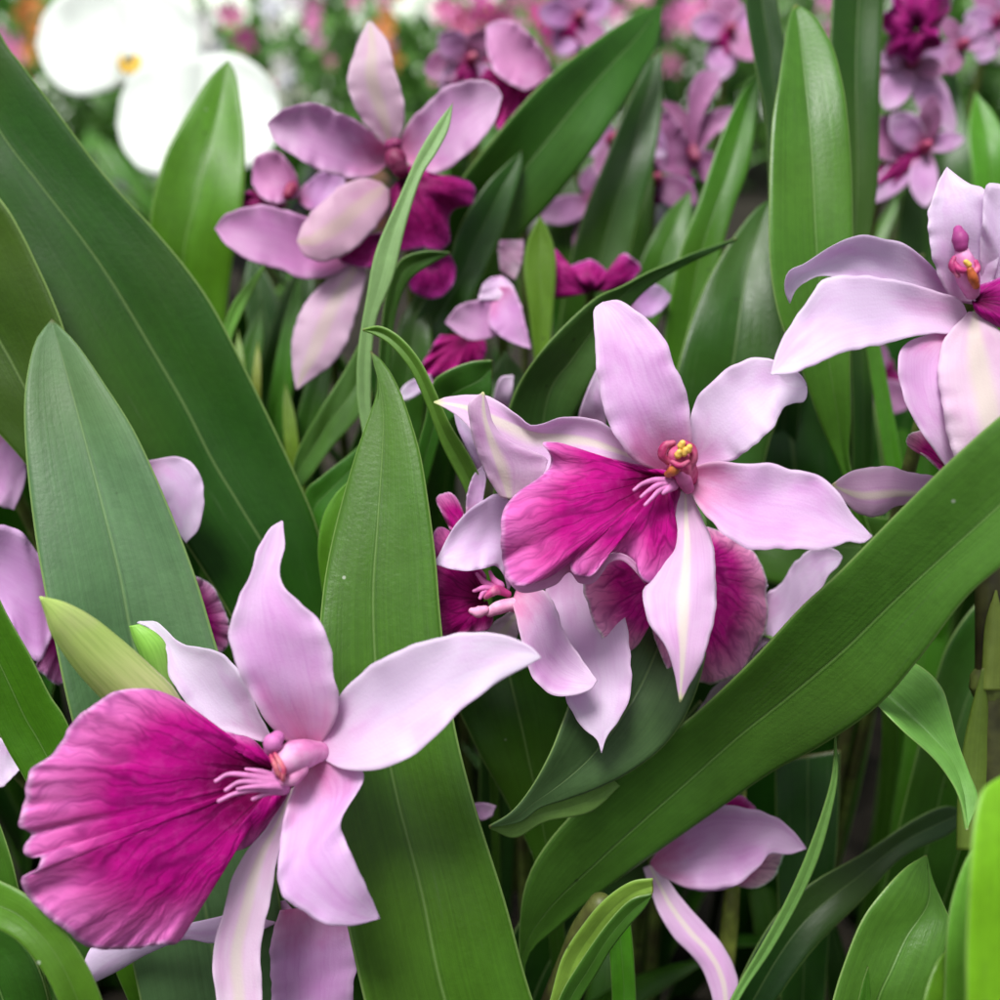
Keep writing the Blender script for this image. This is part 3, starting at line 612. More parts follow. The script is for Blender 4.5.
for q in ([(284, 784, 25.5), (255, 777, 25.3), (230, 774, 25.1), (216, 781, 25.0)], [(284, 786, 25.5), (262, 783, 25.2), (240, 782, 25.0), (226, 790, 24.95)],
          [(282, 788, 25.5), (256, 789, 25.2), (234, 794, 25.0), (219, 801, 24.9)], [(284, 789, 25.6), (270, 792, 25.4), (260, 796, 25.3), (253, 799, 25.2)],
          [(280, 780, 25.6), (262, 772, 25.4), (246, 769, 25.3)], [(282, 785, 25.45), (266, 786, 25.2), (250, 787, 25.05), (238, 789, 25)]):
    tube('crest', q, [.15, .085, .055, .05][:len(q)] if len(q) == 4 else [.12, .07, .035], CREST, f1, n=8)
# ---- centre flower
f2 = flower('fully open lilac orchid in the middle with yellow-tipped column', 682, 470, 28)
pet(f2, 'sepal', [(603, 302), (595, 308), (593, 320), (596, 352), (598, 382), (604, 408), (616, 438), (634, 460), (660, 472)],
    [(603, 302), (618, 300), (632, 307), (650, 322), (668, 345), (675, 366), (686, 392), (691, 420), (691, 446), (680, 466)],
    [28, 27.4, 27.2, 27.4, 28], C=[.1, .02, .1, .18], M=[(603, 302), (622, 340), (640, 390), (658, 430), (671, 470)])
pet(f2, 'petal', [(806, 384), (800, 374), (792, 370), (780, 369), (772, 359), (750, 359), (730, 366), (711, 383), (693, 405), (690, 432), (686, 462)],
    [(806, 386), (807, 394), (803, 402), (790, 404), (782, 410), (774, 426), (757, 443), (733, 460), (712, 465), (694, 468)],
    [27, 27.2, 27.2, 27.6, 28], PETW, tint=(1, .97, .99), C=[.3, .1, .1, .2], T=[-.3, -.2, 0])
pet(f2, 'sepal', [(872, 536), (851, 512), (838, 492), (828, 481), (815, 474), (800, 470), (788, 470), (770, 462), (750, 464), (725, 462), (704, 463), (688, 470)],
    [(872, 537), (864, 543), (850, 542), (838, 546), (825, 550), (806, 549), (790, 549), (770, 550), (748, 548), (725, 536), (710, 520), (700, 508), (688, 488)],
    [26.6, 26.6, 26.9, 27.3, 27.9], C=[0, .12, .12, .2], T=[-.2, -.1, 0], M=[(872, 536), (848, 530), (815, 512), (780, 502), (740, 495), (688, 478)])
pet(f2, 'petal', [(434, 402), (446, 397), (468, 395), (490, 397), (512, 410), (528, 424), (540, 425), (556, 419), (572, 416), (590, 418), (604, 424), (630, 442), (662, 464)],
    [(434, 403), (448, 410), (462, 420), (478, 440), (490, 462), (502, 486), (510, 498), (524, 494), (548, 480), (572, 466), (600, 462), (640, 468), (662, 472)],
    [29.6, 29.2, 28.8, 28.3, 28], PETS, C=[.0, .12, .15, .2], T=[-.4, .1, .2], M=[(434, 402), (468, 408), (498, 420), (540, 434), (590, 442), (662, 468)])
pet(f2, 'petal', [(483, 392), (474, 398), (468, 406), (470, 424), (473, 440), (480, 460), (488, 478), (500, 497)],
    [(484, 392), (488, 404), (494, 424), (508, 440), (530, 450), (548, 460), (545, 480), (524, 500)],
    [27.8, 28, 28.3, 28.6], PETS, tint=(1, .97, .97), C=[-.1, -.2, -.15], M=[(483, 392), (486, 420), (494, 450), (504, 480), (509, 499)], jit=.2)
pet(f2, 'sepal', [(680, 702), (674, 672), (664, 645), (648, 620), (642, 592), (652, 580), (664, 562), (672, 548), (674, 525), (678, 500), (683, 488)],
    [(681, 702), (690, 684), (703, 660), (712, 630), (716, 600), (716, 570), (712, 542), (704, 522), (697, 505), (688, 488)],
    [26.6, 26.5, 26.9, 27.5, 28], PETS, C=[-.1, -.08, -.1, .1], M=[(680, 702), (682, 650), (684, 600), (686, 550), (685, 490)])
fan('lip', (668, 478, 28), [(666, 470), (655, 468), (645, 465), (632, 464), (620, 461), (605, 458), (590, 456), (576, 450), (565, 446), (554, 442), (543, 443), (549, 452), (551, 458), (548, 468), (542, 475), (530, 484), (518, 492), (508, 503), (502, 516), (501, 532), (502, 552), (505, 572), (510, 582), (522, 586), (535, 583), (550, 577), (562, 567), (568, 562), (572, 571), (578, 577), (590, 577), (598, 568), (603, 558), (612, 553), (622, 555), (634, 562), (640, 575), (648, 583), (656, 580), (665, 572), (674, 567), (680, 560), (680, 550), (677, 542), (671, 534), (674, 520), (677, 508), (680, 498), (680, 488)],
    LIP, f2, (.98, .85, .95), slope=(.7, -.5), bulge=.4, deep=.35, ruf=.2, rk=10, seed=8, nt=220, ns=40, jit=.9)
pet(f2, 'lip_fold', [(505, 574), (512, 582), (522, 584), (536, 582), (551, 576), (562, 566), (569, 563), (576, 574), (590, 576), (599, 566), (606, 556), (620, 553), (634, 561), (646, 580)], [(505, 578), (516, 590), (526, 593), (542, 590), (557, 584), (565, 575), (571, 573), (579, 583), (593, 583), (603, 572), (609, 563), (620, 560), (631, 567), (645, 584)],
    [27.3, 27.2, 27.3, 27.4, 27.2, 27.3, 27.4], PETD, tint=(1.15, 1.1, 1.15), ruf=0, jit=0, C=.1, nu=7, nv=70)
tube('column', [(688, 480, 28.0), (684, 472, 27.5), (680, 462, 27.2), (677, 455, 27.1)], [.26, .36, .36, .26], COLR, f2, (1.1, .9, 1))
for q, w in (([(668, 462, 27.1), (662, 455, 27.0), (665, 446, 27.0), (673, 443, 27.0)], .13), ([(690, 470, 27.1), (694, 458, 26.95), (692, 448, 26.95), (685, 443, 27.0)], .12), ([(672, 462, 26.8), (680, 466, 26.7), (688, 462, 26.7)], .1)):
    tube('column_wing', q, [w * .6] + [w * .85] * (len(q) - 2) + [w * .6], COLR, f2, (.8, .6, .7))
for q in ((678, 455), (684, 453), (681, 446), (688, 450)):
    tube('pollinia', [(q[0], q[1], 26.75), (q[0] + 1.5, q[1] - 3, 26.7)], [.1, .08], YEL, f2, n=8)
tube('throat', [(668, 474, 27.1), (674, 470, 26.9), (678, 466, 26.8)], [.1, .14, .1], ORG, f2)
tube('column_foot', [(688, 488, 27.5), (684, 480, 27.2), (680, 474, 27.1)], [.16, .2, .16], COLM, f2, (.95, .7, .8))
for q in ([(672, 482, 27.4), (655, 480, 27.1), (642, 484, 26.9), (634, 490, 26.8)], [(671, 484, 27.4), (658, 485, 27.1), (648, 491, 26.9), (641, 497, 26.8)], [(671, 486, 27.4), (660, 490, 27.1), (652, 498, 26.9), (645, 505, 26.85)], [(674, 484, 27.4), (668, 489, 27.2), (663, 493, 27.1)]):
    tube('crest', q, [.12, .075, .055, .045] if len(q) == 4 else [.16, .1, .06], CREST, f2, n=8)
# ---- flower behind the centre one, its lip showing on both sides of the hanging sepal
f5 = flower('orchid mostly hidden behind the centre one, magenta lip seen around its hanging sepal', 700, 560, 31)
fan('lip', (682, 570, 31), [(690, 532), (705, 527), (722, 532), (740, 542), (750, 548), (760, 562), (766, 580), (766, 596), (768, 612), (766, 630), (758, 646), (750, 660), (740, 674), (724, 680), (712, 684), (698, 682), (686, 684), (672, 676), (662, 658), (654, 636), (650, 624), (642, 634), (635, 648), (624, 652), (610, 646), (600, 634), (592, 620), (588, 605), (583, 590), (586, 572), (600, 560), (630, 545), (670, 538)],
    LIP, f5, (1.2, 2.2, 1.25), slope=(1.7, .2), bulge=.6, ruf=.2, rk=9, seed=12, jit=.8)
pet(f5, 'petal', [(842, 556), (835, 549), (820, 546), (806, 552), (792, 566), (782, 582), (766, 595), (755, 610)], [(842, 558), (838, 566), (828, 576), (820, 592), (810, 604), (798, 620), (785, 632), (766, 644), (750, 660)], [32.2, 32.6, 33.2, 33.6], PETW, C=[.2, .15, .15], tint=(1, .96, 1), T=-.3)
pet(f5, 'sepal', [(764, 612), (740, 660), (712, 690), (694, 716), (680, 730)], [(770, 660), (750, 690), (730, 712), (712, 726), (690, 740)], [33.2, 33.4, 33.6], PETC, C=.1)
pet(f5, 'petal', [(738, 545), (728, 542), (716, 540), (705, 545)], [(768, 585), (764, 592), (750, 590), (720, 580)], [33.2, 33.2, 33.2], PETW, C=.1)
# ---- flower facing left, behind the centre lip
f4 = flower('orchid turned to the left just below the centre flower lip, column in profile', 512, 606, 31)
fan('lip', (486, 600, 30.6), [(486, 575), (476, 562), (462, 548), (448, 530), (436, 530), (430, 545), (428, 570), (428, 600), (430, 622), (436, 640), (455, 640), (470, 634), (484, 632), (492, 625), (492, 612)],
    LIP, f4, (.78, .7, .72), slope=(.3, 0), bulge=.3, ruf=.18, rk=6, seed=21)
fan('lip_lobe', (470, 540, 31), [(450, 530), (442, 514), (436, 500), (440, 494), (450, 493), (458, 500), (464, 516), (468, 530)], LIP, f4, (1, 1.2, 1), ruf=.1, rk=3, seed=5, nt=60, ns=20)
pet(f4, 'petal', [(428, 568), (436, 565), (450, 569), (468, 571), (486, 568), (496, 566), (504, 576), (508, 592)], [(428, 567), (437, 558), (446, 540), (456, 524), (470, 509), (484, 500), (498, 494), (515, 510), (520, 560)], [29.5, 29.6, 29.9, 30.4], PETW, tint=(.97, .9, .98), C=[.1, .2, .15], T=[.3, -.2], jit=.15)
pet(f4, 'sepal', [(482, 466), (474, 474), (468, 490), (466, 504), (466, 520)], [(484, 466), (486, 478), (484, 494), (482, 506), (484, 522)], [30.6, 30.6, 30.8], PET, C=.2)
pet(f4, 'sepal', [(601, 753), (599, 745), (594, 737), (582, 727), (572, 712), (566, 698), (560, 680), (550, 650), (545, 600), (548, 555)], [(602, 753), (606, 738), (616, 725), (626, 708), (631, 685), (631, 655), (627, 630), (620, 590), (606, 550)], [28.8, 29.0, 29.5, 30.4, 31.2], PETW, tint=(.93, .86, .92), C=[.1, .1, .12], T=-.1)
pet(f4, 'petal', [(597, 681), (590, 690), (575, 695), (556, 696), (542, 688), (532, 676), (524, 655), (519, 630), (512, 602)], [(597, 680), (588, 668), (576, 650), (564, 632), (558, 612), (552, 600), (540, 588), (518, 586)], [28.2, 28.5, 29, 30], PET, tint=(1.02, 1.04, 1.0), C=[.05, .12, .2], T=[.2, .3])
pet(f4, 'sepal', [(484, 636), (490, 626), (500, 618), (516, 608)], [(512, 652), (516, 640), (520, 625), (524, 610)], [31, 30.8, 30.6], PETC, C=.15, tint=(.9, .9, .86))
tube('column', [(524, 606, 30.2), (510, 605, 29.9), (498, 608, 29.8), (490, 612, 29.8)], [.26, .2, .19, .15], COLM, f4, (1.2, 1.5, 1.15))
tube('anther_cap', [(485, 610, 29.7), (478, 612, 29.7), (472, 611, 29.7)], [.13, .17, .1], CAP, f4, (1.25, 1.7, 1.15))
tube('column_wing', [(508, 594, 29.9), (497, 590, 29.8), (486, 596, 29.7)], [.1, .14, .1], COLR, f4, (1.0, 1.1, 1.2))
for q in ([(496, 590, 30.0), (484, 588, 29.7), (474, 591, 29.6)], [(494, 588, 30.0), (484, 582, 29.8), (477, 574, 29.6)], [(500, 586, 30), (494, 580, 29.9), (490, 572, 29.8)], [(492, 592, 30), (484, 592, 29.7), (480, 598, 29.6)]):
    tube('crest', q, [.14, .09, .05], CREST, f4, (1.1, .9, 1), n=8)
# ---- upper right flower, cut by the frame
f3 = flower('pale lilac orchid at the right edge of the photo, swept back petals', 972, 300, 27.5)
pet(f3, 'sepal', [(947, 167), (940, 178), (934, 193), (928, 215), (930, 245), (938, 275), (952, 302)], [(947, 167), (958, 176), (970, 184), (985, 190), (996, 215), (1000, 250), (990, 290), (980, 305)], [27.2, 27, 27.3, 27.8], PETW, C=[.05, .12, .2], tint=(1, .97, 1))
pet(f3, 'petal', [(1060, 200), (1020, 190), (995, 183), (985, 190), (982, 220), (980, 260), (982, 290)], [(1100, 300), (1060, 310), (1030, 310), (1000, 305), (990, 300)], [27, 27, 27.6], PETW, C=.1)
pet(f3, 'petal', [(790, 303), (785, 292), (785, 280), (790, 270), (804, 264), (822, 252), (844, 240), (864, 235), (884, 239), (905, 244), (930, 264), (948, 286)], [(790, 303), (796, 290), (806, 282), (822, 276), (850, 280), (890, 290), (925, 300), (955, 302)],
    [28, 27.6, 27.4, 27.6, 28], PETW, C=[.5, .3, .15, .15], T=[.4, .5, .2], tint=(1.02, 1, 1.02), jit=.2)
pet(f3, 'petal', [(771, 373), (776, 354), (786, 332), (798, 314), (812, 294), (823, 280), (850, 275), (890, 279), (930, 289), (960, 300), (968, 316)], [(771, 375), (790, 374), (812, 366), (845, 352), (885, 344), (920, 335), (956, 333), (966, 328)],
    [25.8, 26.2, 26.7, 27.2, 27.6], PETW, C=[.0, .1, .12, .2], T=[-.2, -.15, 0], tint=(1.02, 1, 1.02), M=[(771, 374), (800, 344), (840, 318), (890, 310), (967, 322)])
pet(f3, 'petal', [(955, 480), (945, 465), (930, 445), (914, 420), (902, 392), (898, 370), (902, 348), (925, 335), (960, 330)], [(985, 480), (975, 450), (965, 430), (955, 400), (950, 370), (955, 345), (970, 335)], [27.4, 27, 27.1, 27.6], PET, tint=(1.04, 1.02, 1.02), C=[.1, .1, .15])
pet(f3, 'sepal', [(960, 490), (952, 450), (944, 420), (940, 390), (938, 360), (945, 338), (968, 312)], [(1050, 490), (1045, 450), (1035, 420), (1025, 380), (1010, 345), (995, 325), (980, 312)], [26.4, 26.4, 26.8, 27.5], PETC, C=[-.08, -.1, .05], tint=(1, .93, .98))
fan('lip', (972, 300, 27.4), [(968, 292), (978, 286), (990, 281), (1005, 276), (1030, 270), (1060, 280), (1070, 310), (1050, 340), (1020, 335), (1000, 328), (988, 322), (976, 312)], LIP, f3, (.72, .7, .8), slope=(-.6, 0), bulge=.3, ruf=.12, rk=6, seed=31, nt=90, ns=24)
tube('column', [(972, 292, 27.2), (968, 278, 26.9), (964, 262, 26.8), (962, 252, 26.8)], [.2, .28, .26, .18], COLM, f3, (.95, .8, .9))
tube('anther_cap', [(961, 246, 26.7), (960, 238, 26.7), (958, 230, 26.8)], [.17, .2, .12], CAP, f3, (.6, .25, .5))
for q in ([(954, 262, 26.6), (960, 270, 26.5), (968, 270, 26.5)], [(976, 262, 26.6), (977, 270, 26.6), (970, 276, 26.5)], [(954, 258, 26.6), (952, 266, 26.6), (958, 276, 26.6)]):
    tube('stigma_lip', q, [.06, .09, .06], COLR, f3, (1.1, 1.2, 1.2), n=8)
tube('throat', [(970, 270, 26.45), (973, 278, 26.5), (976, 286, 26.6)], [.09, .12, .09], ORG, f3, (.9, .7, .7))
tube('pollinia', [(966, 262, 26.42), (969, 265, 26.42)], [.07, .07], YEL, f3, n=8)
# ---- pieces of a flower behind the huge leaf
f13 = flower('orchid behind the huge leaf at right, only one pale pink sepal and magenta scrap showing', 950, 500, 30.5)
pet(f13, 'sepal', [(832, 484), (846, 474), (864, 468), (886, 466), (906, 471), (932, 476), (960, 486)], [(832, 486), (842, 500), (856, 512), (870, 517), (884, 514), (897, 506), (912, 504), (930, 500), (960, 506)], [29.2, 29.4, 30], PETS, C=[0, -.1, -.1], T=.3, M=[(832, 485), (860, 496), (900, 494), (960, 496)], tint=(1.02, .98, .98))
fan('lip', (950, 470, 29.5), [(955, 485), (938, 470), (922, 454), (908, 446), (907, 438), (912, 432), (924, 431), (936, 436), (950, 440)], LIP, f13, (1.1, 2.2, 1.1), ruf=.08, rk=4, seed=2, nt=70, ns=20)
# ---- low flower below the huge leaf
f6 = flower('shaded lilac orchid hanging low under the huge diagonal leaf', 655, 862, 34.6)
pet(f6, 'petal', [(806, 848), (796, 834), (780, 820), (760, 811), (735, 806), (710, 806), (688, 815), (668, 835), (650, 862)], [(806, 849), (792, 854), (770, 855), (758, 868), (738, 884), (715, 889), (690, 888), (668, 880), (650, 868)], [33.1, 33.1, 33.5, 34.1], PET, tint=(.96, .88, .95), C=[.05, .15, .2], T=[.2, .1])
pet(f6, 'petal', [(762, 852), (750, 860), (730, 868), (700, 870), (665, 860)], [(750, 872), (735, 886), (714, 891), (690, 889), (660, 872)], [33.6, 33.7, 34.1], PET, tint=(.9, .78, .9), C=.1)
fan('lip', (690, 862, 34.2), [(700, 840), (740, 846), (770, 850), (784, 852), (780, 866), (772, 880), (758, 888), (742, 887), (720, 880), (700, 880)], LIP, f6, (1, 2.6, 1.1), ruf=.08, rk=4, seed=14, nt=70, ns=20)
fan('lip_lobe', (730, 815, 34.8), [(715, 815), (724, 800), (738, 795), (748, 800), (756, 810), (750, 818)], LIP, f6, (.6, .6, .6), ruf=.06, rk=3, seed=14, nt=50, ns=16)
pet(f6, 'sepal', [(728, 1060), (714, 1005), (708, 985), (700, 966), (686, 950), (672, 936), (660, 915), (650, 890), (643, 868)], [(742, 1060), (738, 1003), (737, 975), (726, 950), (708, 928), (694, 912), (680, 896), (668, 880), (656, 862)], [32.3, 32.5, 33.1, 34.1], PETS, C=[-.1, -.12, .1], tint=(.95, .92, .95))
# ---- flower below the front left one
f14 = flower('orchid half hidden beneath the front left flower, two petals at the bottom', 275, 915, 30)
pet(f14, 'petal', [(275, 1060), (272, 1000), (270, 960), (272, 935), (280, 910)], [(352, 1060), (353, 1000), (357, 960), (357, 920), (330, 905)], [29, 29, 29.4], PET, tint=(.95, .85, .95), C=[.1, .12])
pet(f14, 'sepal', [(82, 966), (95, 944), (130, 935), (180, 925), (225, 915), (262, 905), (285, 900)], [(92, 984), (120, 970), (148, 954), (185, 940), (215, 943), (262, 930), (295, 912)], [28.4, 28.6, 29.2, 30], PETW, tint=(.92, .85, .94), C=[-.25, -.1, .1], T=[.3, 0], jit=.2)
# ---- left side flower
f12 = flower('orchid behind the grey-green leaf at the left edge, petals on both sides', 100, 560, 33.5)
pet(f12, 'petal', [(-60, 560), (-30, 536), (0, 525), (20, 531), (30, 542), (45, 560), (80, 575)], [(-50, 620), (0, 612), (24, 650), (40, 661), (50, 640), (60, 610), (80, 590)], [32, 32.2, 32.8], PET, tint=(.9, .8, .92), C=.12, T=.1)
fan('lip', (80, 600, 33), [(40, 655), (36, 668), (44, 674), (56, 684), (66, 680), (80, 665), (100, 655)], LIP, f12, (.9, 1.4, 1), seed=9, nt=50, ns=16, ruf=.1)
pet(f12, 'petal', [(186, 543), (175, 530), (160, 505), (150, 480), (140, 470)], [(186, 543), (199, 528), (204, 500), (200, 474), (184, 458), (168, 457), (152, 460), (140, 462)], [32.5, 32.5, 32.8], PETW, tint=(.92, .86, .93), C=.1)
fan('lip_lobe', (180, 620, 33), [(190, 575), (202, 578), (212, 586), (222, 604), (230, 625), (228, 645), (215, 652), (195, 640)], LIP, f12, (.9, 1.6, 1), seed=19, nt=60, ns=16, ruf=.1)
f15 = flower('pale petal of an orchid cut by the left border above the lilac one', -20, 470, 35)
pet(f15, 'petal', [(14, 510), (0, 506), (-20, 500), (-40, 480)], [(14, 510), (24, 486), (26, 450), (22, 428), (0, 434), (-30, 440)], [34.8, 34.6, 35], PET, tint=(.95, .86, .92), C=.12)
f16 = flower('white petal tip peeping at the left border beside the speckled leaf', -20, 765, 31)
pet(f16, 'petal', [(20, 770), (10, 780), (0, 788), (-25, 790)], [(20, 769), (14, 755), (5, 742), (-8, 735), (-25, 740)], [30.6, 30.8, 31], PETW, C=.1)
# ---- upper left flower (soft focus)
f7 = flower('blurred lilac orchid at upper left with star of petals and dark lip', 393, 155, 40)
pet(f7, 'sepal', [(368, 22), (358, 42), (348, 74), (350, 96), (362, 120), (378, 138), (386, 146)], [(372, 22), (387, 40), (394, 66), (403, 98), (405, 115), (402, 130), (396, 148)], [39.6, 39, 39.2, 39.8], PETC, tint=(.84, .72, .78), C=[.05, .12, .2])
pet(f7, 'petal', [(267, 124), (273, 117), (288, 107), (315, 103), (338, 112), (362, 124), (380, 140), (390, 152)], [(267, 124), (276, 143), (300, 160), (325, 172), (350, 178), (372, 176), (386, 166)], [38.5, 38.6, 39, 39.8], PET, tint=(.84, .70, .78), C=[.1, .2, .2], T=.2, ruf=.1)
pet(f7, 'petal', [(502, 95), (496, 86), (480, 80), (452, 84), (426, 104), (408, 124), (396, 146)], [(502, 97), (496, 118), (486, 135), (466, 155), (446, 170), (425, 173), (402, 160)], [38.6, 38.8, 39.2, 39.8], PET, tint=(.86, .74, .80), C=[.1, .14, .15])
pet(f7, 'sepal', [(297, 240), (304, 222), (320, 204), (340, 187), (362, 178), (380, 182)], [(297, 242), (305, 256), (325, 262), (350, 252), (370, 234), (388, 208), (389, 190)], [37.8, 37.8, 38.4, 39.6], PETC, tint=(.86, .68, .76), C=-.08)
pet(f7, 'petal', [(215, 228), (226, 214), (246, 207), (272, 206), (300, 215), (325, 225), (350, 230)], [(215, 229), (228, 247), (250, 260), (280, 270), (310, 279), (340, 272), (360, 250)], [38.4, 38.5, 39, 39.6], PET, tint=(.82, .58, .74), C=.12)
pet(f7, 'sepal', [(296, 390), (292, 365), (292, 340), (300, 312), (316, 290), (338, 270), (350, 262)], [(297, 390), (312, 379), (335, 362), (350, 335), (360, 300), (366, 275), (362, 264)], [38.4, 38.4, 38.8, 39.4], PETC, tint=(.82, .7, .78), C=[-.05, -.08, .05])
fan('lip', (402, 176, 39.4), [(404, 165), (415, 167), (440, 175), (462, 178), (475, 188), (472, 203), (454, 210), (449, 222), (450, 240), (440, 251), (420, 248), (402, 252), (386, 242), (392, 215), (390, 190)], LIPD, f7, (1, .7, .95), slope=(-.5, .3), bulge=.8, ruf=.45, rk=4, seed=41, jit=1.5)
fan('lip_lobe', (385, 235, 39), [(384, 232), (365, 236), (345, 246), (338, 258), (352, 266), (372, 268), (392, 262)], LIPD, f7, (1, 1.2, 1.1), ruf=.15, rk=3, seed=4, nt=60, ns=16)
f7c = flower('magenta orchid lip under the blurred upper left flower, crossed by a dark leaf', 430, 262, 40.5)
fan('lip', (432, 256, 40.2), [(436, 250), (450, 256), (456, 272), (449, 290), (434, 299), (416, 294), (404, 276), (404, 262), (418, 254)], LIPD, f7c, (1, 1, 1.1), ruf=.3, rk=3, seed=6, bulge=.6, nt=80, ns=20)
tube('column', [(394, 150, 39), (396, 160, 38.7), (400, 170, 38.7)], [.3, .4, .3], COLR, f7, (.4, .25, .4))
tube('anther_cap', [(391, 146, 38.7), (396, 144, 38.6)], [.25, .22], CAP, f7, (.4, .12, .25))
f7b = flower('small blurred pinkish orchid behind the left petals of the upper left flower', 300, 195, 43)
pet(f7b, 'petal', [(252, 182), (254, 160), (264, 152), (280, 153), (295, 172), (300, 190)], [(252, 184), (262, 198), (278, 204), (290, 200), (300, 196)], [42, 42, 42.6], PETD, tint=(1.2, 1.1, 1.2), C=.12)
pet(f7b, 'petal', [(345, 168), (325, 170), (310, 180), (298, 192)], [(345, 190), (330, 205), (312, 210), (300, 204)], [42.4, 42.4, 42.8], PET, tint=(.85, .7, .85), C=.12)
tube('column', [(292, 188, 42.2), (288, 195, 42)], [.25, .2], COLR, f7b, (.6, .35, .45))
fan('lip', (270, 200, 42.6), [(250, 190), (240, 195), (238, 206), (250, 214), (275, 212), (290, 205)], LIPD, f7b, (.9, .9, .9), nt=50, ns=14, seed=3)
# ---- traced soft pieces
f8 = flower('blurred orchid at the top with rounded mauve petal over a magenta lip', 520, 95, 47)
pet(f8, 'petal', [(486, 26), (500, 20), (518, 24), (535, 40), (548, 58), (552, 70)], [(486, 28), (487, 50), (495, 72), (510, 84), (528, 90), (550, 74)], [45.5, 45.5, 46], PETD, tint=(1.25, 1.2, 1.25), C=.15)
fan('lip', (520, 80, 46.2), [(486, 68), (480, 80), (488, 100), (494, 122), (500, 130), (510, 118), (526, 100), (540, 88), (548, 76)], LIPD, f8, (1.2, 1, 1.1), seed=7, nt=80, ns=20)
pet(f8, 'petal', [(598, 64), (580, 62), (565, 66), (548, 76)], [(598, 66), (582, 78), (566, 88), (550, 88)], [47, 47, 47], PETD, tint=(1.2, 1.2, 1.2))
f8c = flower('ruffled magenta orchid lip above the curling dark leaf', 590, 285, 41)
fan('lip', (592, 292, 41), [(560, 298), (546, 296), (540, 280), (537, 262), (538, 250), (548, 246), (556, 250), (562, 262), (570, 266), (580, 262), (590, 260), (600, 264), (608, 272), (616, 262), (622, 254), (632, 258), (641, 268), (636, 276), (628, 284), (615, 290)], LIPD, f8c, (1.25, 1.3, 1.3), ruf=.35, rk=4, bulge=.6, seed=17, nt=110, ns=24)
pet(f8c, 'petal', [(671, 296), (660, 286), (648, 284), (632, 292), (620, 300)], [(670, 300), (660, 312), (645, 318), (625, 312)], [40, 40, 41], PET, tint=(.8, .75, .85))
f8d = flower('hanging folded pinkish orchid between the pale blade and the magenta lip', 498, 300, 40)
pet(f8d, 'petal', [(445, 322), (458, 306), (476, 300), (495, 298), (512, 296)], [(446, 324), (464, 338), (480, 340), (496, 336), (512, 318), (516, 300)], [38.6, 38.8, 39.2], PET, tint=(.78, .62, .72), C=.12)
pet(f8d, 'petal', [(530, 349), (515, 344), (500, 336), (488, 322), (492, 300)], [(531, 348), (526, 326), (520, 302), (512, 288), (500, 286)], [38.2, 38.4, 39], PET, tint=(.85, .68, .82), C=.12)
pet(f8d, 'sepal', [(478, 300), (482, 286), (490, 278), (500, 276)], [(515, 300), (514, 288), (508, 280), (502, 276)], [38.8, 39, 39.2], PETW, tint=(.9, .8, .88), C=.2)
fan('lip', (470, 335, 40), [(440, 335), (424, 360), (420, 374), (436, 378), (455, 370), (472, 364), (484, 358), (486, 344), (480, 336)], LIPD, f8d, (1.25, .8, 1.15), seed=27, nt=60, ns=18)
pet(f8d, 'sepal', [(500, 60 + 180), (498, 250), (500, 270)], [(524, 240), (522, 262), (515, 280)], [41, 41, 41], PETD, tint=(.8, .9, .8))
for lab, L_, R_, d, ti in (('narrow whitish petal tip between centre flower and curling dark leaf', [(512, 375), (500, 378), (494, 395), (492, 412)], [(514, 376), (512, 395), (508, 412)], 36, (.9, .84, .88)),
                          ('pale petal of a hidden orchid right behind the centre flower top sepal', [(596, 370), (588, 388), (580, 410), (578, 425)], [(598, 370), (602, 390), (606, 412), (606, 428)], 33, (.9, .82, .88)),
                          ('white petal tip behind the thin arching leaf', [(398, 400), (402, 388), (412, 380), (430, 374)], [(400, 402), (412, 398), (422, 392), (434, 386)], 36, (1, 1, 1)),
                          ('pale narrow petal under folded white petals left of the centre flower', [(452, 405), (458, 430), (470, 455), (480, 478)], [(464, 405), (474, 425), (486, 450), (490, 478)], 30.6, (.92, .9, .96)),
                          ('small pale pink petal tip in the shade right of the centre leaf', [(496, 806), (486, 803), (476, 803), (468, 806)], [(492, 816), (484, 820), (474, 820), (468, 818)], 34, (.8, .6, .75))):
    o = ribbon('fallen_petal' if 'small pale' in lab else 'orchid_petal', L_, R_, [d, d + .2, d + .8], PETW, None, ti, ext=0, C=.12)
    tag(o, lab, 'petal')
def auto_pet(r, kind, cx, cy, ang, ln, w, d0, d1, mat=PET, tint=G1, C=.12, bend=0):
    a = math.radians(ang); ux, uy = math.cos(a), -math.sin(a); nx, ny = -uy, ux
    L_, R_ = [], []
    for s, q in ((1, .02), (.93, .42), (.75, .85), (.55, 1), (.35, .9), (.15, .6), (.02, .3)):
        b = bend * s * s * ln
        L_.append((cx + ux * ln * s - nx * (w * q / 2 - b), cy + uy * ln * s - ny * (w * q / 2 - b)))
        R_.append((cx + ux * ln * s + nx * (w * q / 2 + b), cy + uy * ln * s + ny * (w * q / 2 + b)))
    return ribbon(kind, L_, R_, [d1, (d0 + d1) / 2 - .1, d0], mat, r, tint, C=C, nu=11, nv=22, ruf=.03)
